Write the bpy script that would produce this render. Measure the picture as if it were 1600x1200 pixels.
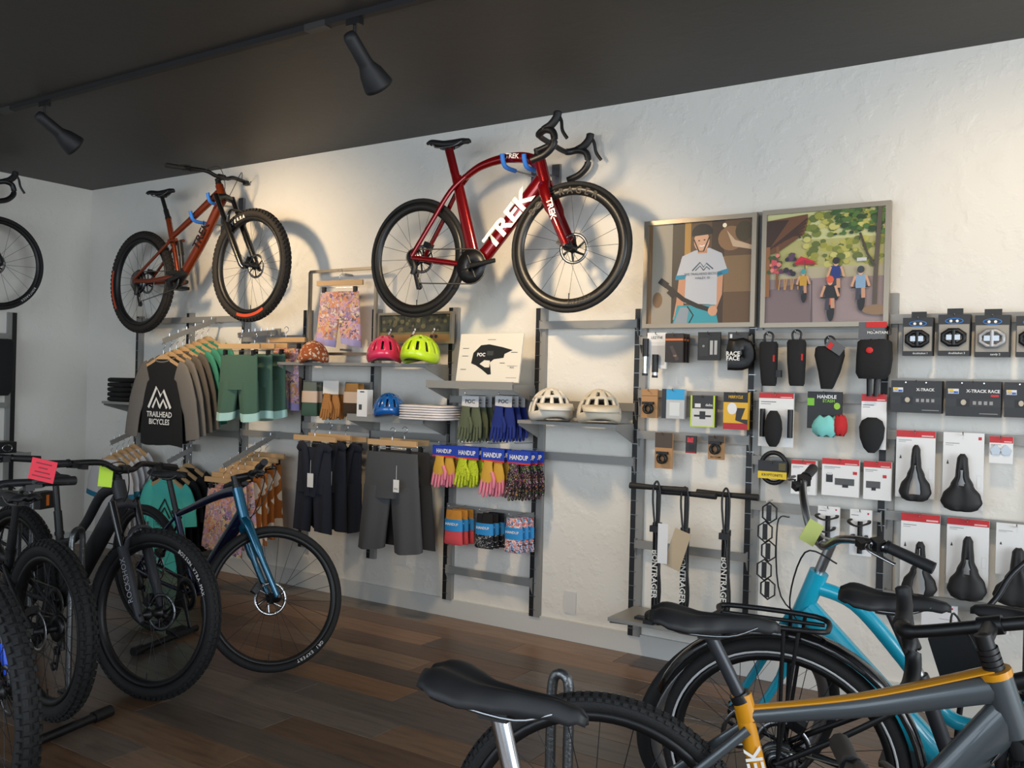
import bpy, bmesh, math, random
from mathutils import Vector, Matrix
from math import sin, cos, pi, radians, sqrt, atan2
random.seed(7)
for o in list(bpy.data.objects): bpy.data.objects.remove(o)
scene = bpy.context.scene
COL = scene.collection

# ---------------------------------------------------------------- camera (solved from the wall, floor and ceiling edges)
FPX, YAW, ROLL = 1434.9, -0.5826, 0.0248
CAM = Vector((7.0605, -4.3761, 1.3897)); CEIL = 2.8932
F_ = Vector((sin(YAW), cos(YAW), 0)); R0 = Vector((cos(YAW), -sin(YAW), 0)); U0 = Vector((0, 0, 1))
R_ = cos(ROLL) * R0 + sin(ROLL) * U0; U_ = -sin(ROLL) * R0 + cos(ROLL) * U0
cd = bpy.data.cameras.new('camera'); cam = bpy.data.objects.new('camera', cd); COL.objects.link(cam)
cd.sensor_width = 36; cd.lens = 36 * FPX / 1600; cd.clip_start = .05
cam.matrix_world = Matrix.Translation(CAM) @ Matrix((R_, U_, -F_)).transposed().to_4x4()
scene.camera = cam

# ---------------------------------------------------------------- light
world = bpy.data.worlds.new('world'); scene.world = world; world.use_nodes = True
bg = world.node_tree.nodes['Background']
bg.inputs[0].default_value = (.74, .87, 1, 1); bg.inputs[1].default_value = .95
vs = scene.view_settings; vs.view_transform = 'Standard'; vs.look = 'None'; vs.gamma = 1; vs.use_curve_mapping = False
vs.exposure = 0.08
def area(name, loc, target, sx, sy, power, color):
    l = bpy.data.lights.new(name, 'AREA'); l.shape = 'RECTANGLE'; l.size = sx; l.size_y = sy; l.energy = power; l.color = color
    o = bpy.data.objects.new(name, l); COL.objects.link(o); o.location = loc
    o.rotation_euler = (Vector(target) - Vector(loc)).to_track_quat('-Z', 'Y').to_euler(); return o
# daylight of the shop front behind the camera
area('shopfront_daylight', (5.2, -7.4, 1.6), (4.6, 0, 1.0), 6.5, 2.3, 140, (.8, .9, 1))
area('side_fill_light', (10.6, -3.2, 1.6), (4.0, -1.4, .9), 3.6, 2.2, 170, (.9, .96, 1))  # added fill lamp that brightens the left wall and the bikes

# ---------------------------------------------------------------- pixel -> place helpers
def ray(px, py): return F_ + R_ * ((px - 800) / FPX) - U_ * ((py - 600) / FPX)
def W(px, py, off=0):            # on a plane parallel to the long wall
    r = ray(px, py); return CAM + r * ((-off - CAM.y) / r.y)
def LW(px, py, off=0):           # on a plane parallel to the left wall
    r = ray(px, py); return CAM + r * ((off - CAM.x) / r.x)
def GZ(px, py, z=0):             # at a given height
    r = ray(px, py); return CAM + r * ((z - CAM.z) / r.z)
def rect(x0, y0, x1, y1, off):   # centre, width, height of an upright rectangle parallel to the wall
    xm, ym = (x0 + x1) / 2, (y0 + y1) / 2
    a, b = W(x0, ym, off).x, W(x1, ym, off).x; t, u = W(xm, y0, off).z, W(xm, y1, off).z
    return Vector(((a + b) / 2, -off, (t + u) / 2)), b - a, t - u

# ---------------------------------------------------------------- materials
MATS = {}
def lin(c): return tuple((x / 255 / 12.92 if x / 255 <= .04045 else ((x / 255 + .055) / 1.055) ** 2.4) for x in c)
def mat(col, rough=.5, metal=0, coat=0, bump=0, bscale=200, name=None, trans=0, spec=.5):
    if isinstance(col, str): return MATS[col]
    key = (tuple(col), rough, metal, coat, bump, bscale, trans)
    if key in MATS: return MATS[key]
    m = bpy.data.materials.new(name or 'paint_%d_%d_%d' % tuple(col)); m.use_nodes = True
    nt = m.node_tree; b = nt.nodes['Principled BSDF']
    b.inputs['Base Color'].default_value = (*lin(col), 1); b.inputs['Roughness'].default_value = rough
    b.inputs['Metallic'].default_value = metal; b.inputs['Coat Weight'].default_value = coat
    b.inputs['Coat Roughness'].default_value = .06; b.inputs['Specular IOR Level'].default_value = spec
    if trans: b.inputs['Transmission Weight'].default_value = trans
    if bump:
        tc = nt.nodes.new('ShaderNodeTexCoord'); n = nt.nodes.new('ShaderNodeTexNoise'); bp = nt.nodes.new('ShaderNodeBump')
        n.inputs['Scale'].default_value = bscale; n.inputs['Detail'].default_value = 4; bp.inputs['Strength'].default_value = bump
        bp.inputs['Distance'].default_value = .01
        nt.links.new(tc.outputs['Object'], n.inputs['Vector']); nt.links.new(n.outputs['Fac'], bp.inputs['Height'])
        nt.links.new(bp.outputs['Normal'], b.inputs['Normal'])
    MATS[key] = m; return m
def nodes_mat(name):
    m = bpy.data.materials.new(name); m.use_nodes = True; MATS[name] = m
    nt = m.node_tree; return m, nt, nt.nodes['Principled BSDF']
def N(nt, t, **kw):
    n = nt.nodes.new(t)
    for k, v in kw.items():
        if k in n.inputs: n.inputs[k].default_value = v
        else: setattr(n, k, v)
    return n
def ramp(nt, stops, interp='LINEAR'):
    r = nt.nodes.new('ShaderNodeValToRGB'); r.color_ramp.interpolation = interp; e = r.color_ramp.elements
    while len(e) < len(stops): e.new(.5)
    for x, (p, c) in zip(e, stops): x.position = p; x.color = (*lin(c), 1)
    return r
def patterned(name, stops, scale, feature='F1', interp='CONSTANT', rough=.85, warp=.15):   # printed cloth
    m, nt, b = nodes_mat(name); tc = N(nt, 'ShaderNodeTexCoord')
    ns = N(nt, 'ShaderNodeTexNoise', Scale=scale * .7, Detail=2.); mx = N(nt, 'ShaderNodeMix', data_type='VECTOR')
    mx.inputs[0].default_value = warp
    nt.links.new(tc.outputs['Object'], ns.inputs['Vector']); nt.links.new(tc.outputs['Object'], mx.inputs[4]); nt.links.new(ns.outputs['Color'], mx.inputs[5])
    v = N(nt, 'ShaderNodeTexVoronoi', Scale=scale); nt.links.new(mx.outputs[1], v.inputs['Vector'])
    r = ramp(nt, stops, interp)
    sp = N(nt, 'ShaderNodeSeparateColor'); nt.links.new(v.outputs['Color'], sp.inputs[0])
    nt.links.new(sp.outputs[0] if feature == 'F1' else v.outputs['Distance'], r.inputs[0]); nt.links.new(r.outputs[0], b.inputs['Base Color'])
    b.inputs['Roughness'].default_value = rough; return m
# fabrics
FLORAL = patterned('floral_pink_print', [(0, (196, 160, 190)), (.2, (214, 140, 100)), (.36, (170, 140, 150)), (.5, (214, 180, 120)), (.64, (222, 165, 160)), (.78, (110, 92, 104)), (.86, (225, 205, 190)), (.94, (150, 120, 160))], 42)
DAISY = patterned('ochre_flower_print', [(0, (225, 210, 190)), (.43, (165, 95, 35))], 11, 'D', warp=.05)
BLKFLORAL = patterned('dark_confetti_print', [(0, (14, 14, 20)), (.74, (170, 80, 150)), (.8, (110, 170, 60)), (.85, (210, 140, 70)), (.9, (220, 210, 215)), (.94, (20, 20, 30))], 90)
LIMESPOT = patterned('lime_spotted_print', [(0, (60, 40, 20)), (.3, (190, 205, 40))], 75, 'D')
FLAME = patterned('multicolour_sock_print', [(0, (235, 225, 225)), (.25, (225, 100, 60)), (.45, (90, 170, 220)), (.65, (240, 190, 180)), (.8, (60, 50, 90))], 60)
DOODLE = patterned('black_white_sock_print', [(0, (20, 20, 26)), (.72, (225, 225, 225)), (.82, (30, 30, 36))], 90)
CAPFLOWER = patterned('rust_flower_cap_print', [(0, (225, 200, 175)), (.38, (165, 85, 40))], 42, 'D', warp=.05)
# wall plaster, ceiling, floor planks
def plaster(name, col, strength=.18):
    m, nt, b = nodes_mat(name); b.inputs['Base Color'].default_value = (*lin(col), 1); b.inputs['Roughness'].default_value = .55
    tc = N(nt, 'ShaderNodeTexCoord'); n1 = N(nt, 'ShaderNodeTexNoise', Scale=9., Detail=6., Roughness=.55); n2 = N(nt, 'ShaderNodeTexNoise', Scale=70., Detail=3.)
    r = ramp(nt, [(.5, (0, 0, 0)), (.62, (255, 255, 255))]); ad = N(nt, 'ShaderNodeMath', operation='MULTIPLY_ADD'); ad.inputs[1].default_value = .25
    bp = N(nt, 'ShaderNodeBump', Strength=strength, Distance=.012)
    for n in (n1, n2): nt.links.new(tc.outputs['Object'], n.inputs['Vector'])
    nt.links.new(n1.outputs['Fac'], r.inputs[0]); nt.links.new(n2.outputs['Fac'], ad.inputs[0]); nt.links.new(r.outputs[0], ad.inputs[2])
    nt.links.new(ad.outputs[0], bp.inputs['Height']); nt.links.new(bp.outputs['Normal'], b.inputs['Normal']); return m
WALL = plaster('white_plaster', (226, 222, 214)); CEILM = plaster('charcoal_ceiling_paint', (58, 55, 52), .05)
def plank_mat():
    m, nt, b = nodes_mat('brown_grey_laminate'); tc = N(nt, 'ShaderNodeTexCoord'); oi = N(nt, 'ShaderNodeObjectInfo')
    mp = N(nt, 'ShaderNodeMapping'); mp.inputs['Scale'].default_value = (1.6, 16, 16)
    off = N(nt, 'ShaderNodeVectorMath', operation='SCALE'); off.inputs[3].default_value = 40
    cb = N(nt, 'ShaderNodeCombineXYZ'); nt.links.new(oi.outputs['Random'], cb.inputs[0]); nt.links.new(oi.outputs['Random'], cb.inputs[1])
    nt.links.new(cb.outputs[0], off.inputs[0]); nt.links.new(tc.outputs['Object'], mp.inputs['Vector']); nt.links.new(off.outputs[0], mp.inputs['Location'])
    n = N(nt, 'ShaderNodeTexNoise', Scale=2.2, Detail=8., Roughness=.65); nt.links.new(mp.outputs[0], n.inputs['Vector'])
    base = ramp(nt, [(0, (112, 86, 66)), (.2, (140, 104, 74)), (.38, (118, 106, 96)), (.55, (98, 82, 70)), (.72, (158, 118, 84)), (.88, (130, 120, 110)), (1, (108, 84, 66))])
    nt.links.new(oi.outputs['Random'], base.inputs[0])
    gr = ramp(nt, [(.28, (150, 150, 150)), (.5, (225, 225, 225)), (.75, (255, 255, 255))]); nt.links.new(n.outputs['Fac'], gr.inputs[0])
    mx = N(nt, 'ShaderNodeMix', data_type='RGBA', blend_type='MULTIPLY'); mx.inputs[0].default_value = .85
    nt.links.new(base.outputs[0], mx.inputs[6]); nt.links.new(gr.outputs[0], mx.inputs[7]); nt.links.new(mx.outputs[2], b.inputs['Base Color'])
    b.inputs['Roughness'].default_value = .36; return m
PLANK = plank_mat()
BLK = (18, 18, 20)
RUB = mat((24, 24, 25), .75, bump=.2, bscale=300, name='tyre_rubber'); BLACK = mat(BLK, .45, name='black_plastic'); GLOSSB = mat((12, 12, 14), .2, coat=.5, name='gloss_black')
SATIN = mat((26, 26, 28), .6, name='satin_black'); STEEL = mat((150, 152, 155), .3, 1, name='bare_steel'); CHROME = mat((205, 205, 208), .18, 1, name='chrome')
DKMETAL = mat((60, 61, 64), .4, .9, name='dark_metal'); GREYP = mat((142, 141, 138), .42, .15, name='grey_powder_coat'); WOOD = mat((196, 158, 112), .55, bump=.1, bscale=60, name='pale_wood')
WHITE = mat((232, 232, 232), .6, name='white_card'); PRINTK = mat((20, 20, 20), .6, name='black_ink')

# ---------------------------------------------------------------- mesh builder
def ortho(t, ref):
    a = ref - t * ref.dot(t)
    if a.length < 1e-4: a = Vector((1, 0, 0)) - t * t.x
    if a.length < 1e-4: a = Vector((0, 1, 0)) - t * t.y
    a.normalize(); return a, t.cross(a).normalized()
def smoothpath(pts, k=5, closed=False):
    pts = [Vector(p) for p in pts]; n = len(pts); out = []
    for i in range(n if closed else n - 1):
        p0 = pts[(i - 1) % n] if closed or i > 0 else pts[0]; p1 = pts[i]; p2 = pts[(i + 1) % n]
        p3 = pts[(i + 2) % n] if closed or i + 2 < n else pts[-1]
        for j in range(k):
            t = j / k
            out.append(.5 * ((2 * p1) + (p2 - p0) * t + (2 * p0 - 5 * p1 + 4 * p2 - p3) * t * t + (3 * p1 - p0 - 3 * p2 + p3) * t ** 3))
    if not closed: out.append(pts[-1].copy())
    return out
class MB:
    def __init__(s, X=None): s.v = []; s.f = []; s.m = []; s.s = []; s.mats = []; s.X = X
    def mi(s, m):
        if m not in s.mats: s.mats.append(m)
        return s.mats.index(m)
    def add(s, vs, fs, m, smooth=True):
        b = len(s.v); X = s.X
        s.v += [tuple(X @ Vector(p)) if X else tuple(p) for p in vs]; i = s.mi(m)
        for f in fs: s.f.append(tuple(b + k for k in f)); s.m.append(i); s.s.append(smooth)
        return s
    def box(s, c, size, m, rot=None):
        c = Vector(c); h = [x / 2 for x in size]
        vs = [Vector((x * h[0], y * h[1], z * h[2])) for x in (-1, 1) for y in (-1, 1) for z in (-1, 1)]
        if rot is not None: vs = [rot @ p for p in vs]
        return s.add([p + c for p in vs], [(0, 1, 3, 2), (4, 6, 7, 5), (0, 4, 5, 1), (2, 3, 7, 6), (0, 2, 6, 4), (1, 5, 7, 3)], m, False)
    def tube(s, path, r, m, n=8, closed=False, ref=(0, 1, 0), cap=True, smooth=True):
        path = [Vector(p) for p in path]; k = len(path); vs = []; fs = []; ref = Vector(ref)
        for i, p in enumerate(path):
            a = path[i - 1] if (i > 0 or closed) else p; b = path[(i + 1) % k] if (i < k - 1 or closed) else p
            t = b - a; t = t.normalized() if t.length > 1e-9 else Vector((0, 0, 1))
            e1, e2 = ortho(t, ref); rr = r[i] if isinstance(r, list) else r
            ra, rb = rr if isinstance(rr, tuple) else (rr, rr)
            vs += [p + e1 * (ra * cos(2 * pi * j / n)) + e2 * (rb * sin(2 * pi * j / n)) for j in range(n)]
        for i in range(k if closed else k - 1):
            a, b = i * n, ((i + 1) % k) * n
            fs += [(a + j, a + (j + 1) % n, b + (j + 1) % n, b + j) for j in range(n)]
        s.add(vs, fs, m, smooth)
        if cap and not closed: s.add(vs[:n], [tuple(range(n))[::-1]], m, False); s.add(vs[-n:], [tuple(range(n))], m, False)
        return s
    def lathe(s, prof, m, n=24, o=(0, 0, 0), ax=(0, 1, 0), closed=False, ref=(1, 0, 0)):     # prof: (radius, along axis)
        o = Vector(o); ax = Vector(ax).normalized(); e1, e2 = ortho(ax, Vector(ref)); k = len(prof)
        vs = [o + ax * z + (e1 * cos(2 * pi * j / n) + e2 * sin(2 * pi * j / n)) * r for r, z in prof for j in range(n)]
        fs = [(i * n + j, i * n + (j + 1) % n, ((i + 1) % k) * n + (j + 1) % n, ((i + 1) % k) * n + j) for i in range(k if closed else k - 1) for j in range(n)]
        return s.add(vs, fs, m)
    def prism(s, poly, d, m, o=(0, 0, 0), ex=(1, 0, 0), ey=(0, 0, 1), smooth=False):         # polygon in (ex, ey) thickened along ex x ey
        o = Vector(o); ex = Vector(ex); ey = Vector(ey); nz = ex.cross(ey).normalized() * d; k = len(poly)
        a = [o + ex * x + ey * y for x, y in poly]; b = [p + nz for p in a]
        return s.add(a + b, [tuple(range(k))[::-1], tuple(range(k, 2 * k))] + [(i, (i + 1) % k, k + (i + 1) % k, k + i) for i in range(k)], m, smooth)
    def loft(s, rings, m, cap=True, closed=True, smooth=True):
        n = len(rings[0]); vs = [p for r in rings for p in r]
        fs = [(i * n + j, i * n + (j + 1) % n, (i + 1) * n + (j + 1) % n, (i + 1) * n + j) for i in range(len(rings) - 1) for j in range(n if closed else n - 1)]
        s.add(vs, fs, m, smooth)
        if cap: s.add(rings[0], [tuple(range(n))[::-1]], m, smooth); s.add(rings[-1], [tuple(range(n))], m, smooth)
        return s
    def ball(s, c, r, m, nu=14, nv=8):
        c = Vector(c); r = r if isinstance(r, tuple) else (r, r, r)
        rings = [[c + Vector((r[0] * sin(pi * i / nv) * cos(2 * pi * j / nu), r[1] * sin(pi * i / nv) * sin(2 * pi * j / nu), -r[2] * cos(pi * i / nv))) for j in range(nu)] for i in range(1, nv)]
        return s.loft(rings, m)
    def obj(s, name, parent=None, X=None, loc=None, mods=()):
        me = bpy.data.meshes.new(name); me.from_pydata(s.v, [], s.f)
        for m in s.mats: me.materials.append(m)
        me.polygons.foreach_set('material_index', s.m); me.polygons.foreach_set('use_smooth', s.s); me.update()
        o = bpy.data.objects.new(name, me); COL.objects.link(o)
        if parent: o.parent = parent
        if X is not None: o.matrix_local = X
        if loc is not None: o.location = loc
        for k, kw in mods:
            md = o.modifiers.new(k.lower(), k)
            for a, b in kw.items(): setattr(md, a, b)
        return o
def tag(o, label=None, cat=None, group=None, kind=None):
    for k, v in (('label', label), ('category', cat), ('group', group), ('kind', kind)):
        if v: o[k] = v
    return o
def empty(name, X, label=None, cat=None, group=None):
    o = bpy.data.objects.new(name, None); COL.objects.link(o); o.empty_display_size = .05
    o.matrix_world = X if isinstance(X, Matrix) else Matrix.Translation(X); return tag(o, label, cat, group)
TXT = {}
def text(s, size, o, m, parent, ex=(1, 0, 0), nz=(0, -1, 0), name='lettering', bold=0., X=None, sx=1., shear=0., align='CENTER'):
    key = (s, bold, shear, align)
    if key not in TXT:
        c = bpy.data.curves.new('lettering', 'FONT'); c.body = s; c.align_x = align; c.align_y = 'CENTER'; c.offset = bold; c.shear = shear; c.resolution_u = 2
        t = bpy.data.objects.new('lettering', c); COL.objects.link(t)
        dg = bpy.context.evaluated_depsgraph_get(); TXT[key] = bpy.data.meshes.new_from_object(t.evaluated_get(dg)); bpy.data.objects.remove(t)
    me = TXT[key].copy(); me.materials.clear(); me.materials.append(m)
    ex = Vector(ex).normalized(); nz = Vector(nz).normalized(); ey = nz.cross(ex)
    M_ = Matrix((ex * size * sx, ey * size, nz * size)).transposed().to_4x4(); M_.translation = Vector(o)
    me.transform((X @ M_) if X else M_); ob = bpy.data.objects.new(name, me); COL.objects.link(ob); ob.parent = parent; return ob
def dup(o, X=None, parent=None):
    c = o.copy(); COL.objects.link(c); c.parent = parent
    if X is not None: c.matrix_local = X
    for ch in o.children: dup(ch, None, c).matrix_local = ch.matrix_local.copy()
    return c

# ---------------------------------------------------------------- the room
RX, RY = 10.5, -7.0
tag(MB().box((RX / 2, .06, CEIL / 2), (RX + .24, .12, CEIL), WALL).obj('wall_back'), 'white plaster wall behind the shelving', kind='structure')
tag(MB().box((-.06, RY / 2, CEIL / 2), (.12, -RY, CEIL), WALL).obj('wall_left'), 'white plaster side wall', kind='structure')
tag(MB().box((RX / 2, RY / 2, CEIL + .06), (RX + .24, -RY + .24, .12), CEILM).obj('ceiling'), 'dark charcoal painted ceiling', kind='structure')
BASEM = mat((205, 204, 200), .35, name='white_gloss_trim')
tag(MB().box((RX / 2, -.009, .053), (RX, .018, .106), BASEM).obj('baseboard_back'), 'wide white baseboard', kind='structure')
tag(MB().box((.009, RY / 2 - .01, .053), (.018, -RY - .02, .106), BASEM).obj('baseboard_left'), 'white baseboard of the side wall', kind='structure')
floor = tag(MB().box((RX / 2, RY / 2, -.062), (RX + .24, -RY + .24, .1), mat((40, 30, 24), .8, name='subfloor')).obj('floor'), 'wood plank floor', kind='structure')
# unseen glazed shop front behind the camera and glazed end wall, added around the area lamps: low sill, header and slim posts; the lamp and sky light comes in between
for nm, ax_, L_, at_ in (('front', 0, RX, RY - .04), ('right', 1, -RY, RX + .04)):
    def put(b, s, z, ln, h, th, m): return b.box((s, at_, z), (ln, th, h), m) if ax_ == 0 else b.box((at_, -s, z), (th, ln, h), m)
    b_ = MB(); put(b_, L_ / 2, .15, L_, .30, .08, WALL); put(b_, L_ / 2, CEIL - .05, L_, .10, .08, WALL); tag(b_.obj('wall_' + nm), 'low white sill and header of the unseen glazed ' + ('shop front' if ax_ == 0 else 'end wall'), kind='structure')
    w_ = tag(put(MB(), L_ / 2, .325, L_, .05, .06, DKMETAL).obj('window_1' if ax_ == 0 else 'window_2'), 'unseen dark metal framed window wall', kind='structure'); n_ = 4 if ax_ == 0 else 3
    for i in range(n_ + 1): put(MB(), .03 + (L_ - .06) * i / n_, 1.57, .05, 2.44, .05, DKMETAL).obj('window_post', w_)
PW, PL = .185, 1.24; pm = {}
def plank(x0, x1, y):
    L = round(x1 - x0, 3)
    if L not in pm:
        b = MB(); w, l, e = PW / 2 - .0008, L / 2 - .0008, .0015
        rings = [[(-l + d, -w + d, z), (l - d, -w + d, z), (l - d, w - d, z), (-l + d, w - d, z)] for d, z in ((0, -.012), (0, -e), (e, 0))]
        b.loft(rings, PLANK, smooth=False); o = b.obj('plank', floor); pm[L] = o
    else:
        o = pm[L].copy(); COL.objects.link(o); o.parent = floor
    o.location = ((x0 + x1) / 2, y, 0)
for r in range(30):
    y = -.02 - PW / 2 - r * PW; x = -[.0, .5, .9, .25, .7][r % 5] - .02 * (r % 3)
    while x < 8.2:
        a, b_ = max(x, .02), min(x + PL, 8.2)
        if b_ - a > .05: plank(a, b_, y)
        x += PL
b_ = MB(); b_.box((9.35, RY / 2, -.006), (2.28, -RY, .012), PLANK); b_.box((4.1, -6.29, -.006), (8.2, 1.4, .012), PLANK)
tag(b_.obj('plank_field', floor), kind='stuff')

# ---------------------------------------------------------------- bicycles
def table(t, pts):
    for (a, x), (b, y) in zip(pts, pts[1:]):
        if t <= b: k = (t - a) / (b - a); k = k * k * (3 - 2 * k); return x + (y - x) * k
    return pts[-1][1]
def saddle_mesh(m, X=None, L=.27, w=.072, cut=None, kick=.012, skirt=.034, nu=17, nt=26):
    b = MB(X); vs = []; fs = []
    for i in range(nt):
        t = i / (nt - 1); hw = w * table(t, [(0, .50), (.05, .82), (.16, 1), (.28, .9), (.45, .55), (.62, .33), (.93, .26), (1, .1)])
        z0 = table(t, [(0, kick * .2), (.1, kick), (.4, 0), (.8, .002), (.95, -.004), (1, -.014)]); sk = skirt * table(t, [(0, .55), (.2, .8), (.6, 1), (.9, .8), (1, .45)])
        for j in range(nu):
            u = -1 + 2 * j / (nu - 1); a = abs(u)
            y = hw * (u if a < .8 else (1 if u > 0 else -1) * (.8 + (a - .8) * .9)); dip = .006 * max(0, 1 - (u / .3) ** 2) * table(t, [(0, 1), (.6, .8), (1, 0)])
            vs.append((-L / 2 + L * t, y, z0 - dip - sk * a ** 3.2))
    for i in range(nt - 1):
        for j in range(nu - 1):
            t = (i + .5) / (nt - 1); u = abs(-1 + 2 * (j + .5) / (nu - 1))
            if cut and cut[0] < t < cut[1] and u < cut[2] * (1 if t < .5 else 1.35): continue
            k = i * nu + j; fs.append((k, k + nu, k + nu + 1, k + 1))
    b.add(vs, fs, m); return b
SOLID = ('SOLIDIFY', dict(thickness=.012, offset=-1))
def wheel(root, nm, c, X, g, rear):
    R, hw, rd = g['R'], g['hw'], g.get('rimd', .022); c = Vector(c); tm = g.get('tyre_m', RUB)
    ri = R - 2 * hw * .93; rm = g.get('rim_m', BLACK); rw = hw * .62 + .003
    rim = MB(X).lathe([(ri + .004, -rw), (ri + .004, rw), (ri - rd * .4, rw * .95), (ri - rd, rw * .45), (ri - rd, -rw * .45), (ri - rd * .4, -rw * .95)], rm, 64, c, closed=True).obj(nm, root)
    prof = [(R - hw * .93 + hw * .93 * cos(a), hw * sin(a)) for a in [2 * pi * i / 12 for i in range(12)]]
    MB(X).lathe(prof, tm, 64, c, closed=True).obj('tyre', rim)
    if g.get('tread'):
        b = MB(X); n = g['tread']; kh = g.get('knob', .006)
        for i in range(n):
            for row, (an, wd, ph) in enumerate(((-.95, .30, .5), (-.34, .34, 0), (.34, .34, 0), (.95, .30, .5))):
                th = 2 * pi * (i + ph) / n; rr = R - hw * .93 + (hw * .93 + kh * .35) * cos(an); y = (hw + kh * .35) * sin(an)
                rad = Vector((cos(th), 0, sin(th))); up = (rad * cos(an) + Vector((0, sin(an), 0))).normalized(); tg = Vector((-sin(th), 0, cos(th)))
                b.box(c + rad * rr + Vector((0, y, 0)), (2 * pi * R / n * .58, hw * wd * 1.25, kh), tm, Matrix((tg, up.cross(tg), up)).transposed())
        tag(b.obj('tread_knobs', rim), kind='stuff')
    b = MB(X); ns = g.get('spokes', 24); sm = g.get('spoke_m', DKMETAL)
    for i in range(ns):
        a = 2 * pi * i / ns; s = 1 if i % 2 else -1; a2 = a + (.5 if (i // 2) % 2 else -.5) * 1.1
        b.tube([c + Vector((.024 * cos(a2), s * .032, .024 * sin(a2))), c + Vector(((ri - rd) * cos(a), 0, (ri - rd) * sin(a)))], .0011, sm, 4, cap=False)
    b.obj('spokes', rim)
    b = MB(X).lathe([(.006, -.062), (.011, -.06), (.012, -.05), (.027, -.036), (.027, -.03), (.015, -.026), (.015, .026), (.027, .03), (.027, .036), (.012, .05), (.011, .06), (.006, .062)], BLACK, 14, c); b.obj('hub', rim)
    if g.get('disc', 1):
        y = .046; b = MB(X).lathe([(.066, y - .001), (.082, y - .001), (.082, y + .001), (.066, y + .001)], g.get('disc_m', STEEL), 40, c, closed=True)
        for i in range(6):
            a = i * pi / 3; b.tube([c + Vector((.02 * cos(a), y, .02 * sin(a))), c + Vector((.07 * cos(a + .5), y, .07 * sin(a + .5)))], (.001, .006), g.get('spider_m', DKMETAL), 4)
        b.obj('brake_rotor', rim)
        b = MB(X); a0 = 2.6 if not rear else 1.1; b.box(c + Vector((.085 * cos(a0), y + .004, .085 * sin(a0))), (.03, .035, .05), BLACK, Matrix.Rotation(-a0, 3, 'Y')); b.obj('brake_caliper', root)
    if rear:
        b = MB(X); r = g.get('cass', .055)
        for k in range(7): q = r - (r - .022) * k / 6; y = -.026 - .0042 * k; b.lathe([(.012, y - .001), (q, y - .001), (q, y + .001), (.012, y + .001)], STEEL if k % 2 else DKMETAL, 26, c, closed=True)
        b.obj('cassette', rim)
    MB(X).tube([c + Vector((0, 0, -(ri - rd))), c + Vector((0, 0, -(ri - rd - .03)))], .003, BLACK, 5).obj('valve', rim)
    return rim
def P3(p, y=0): return Vector((p[0], y, p[1]))
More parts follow.
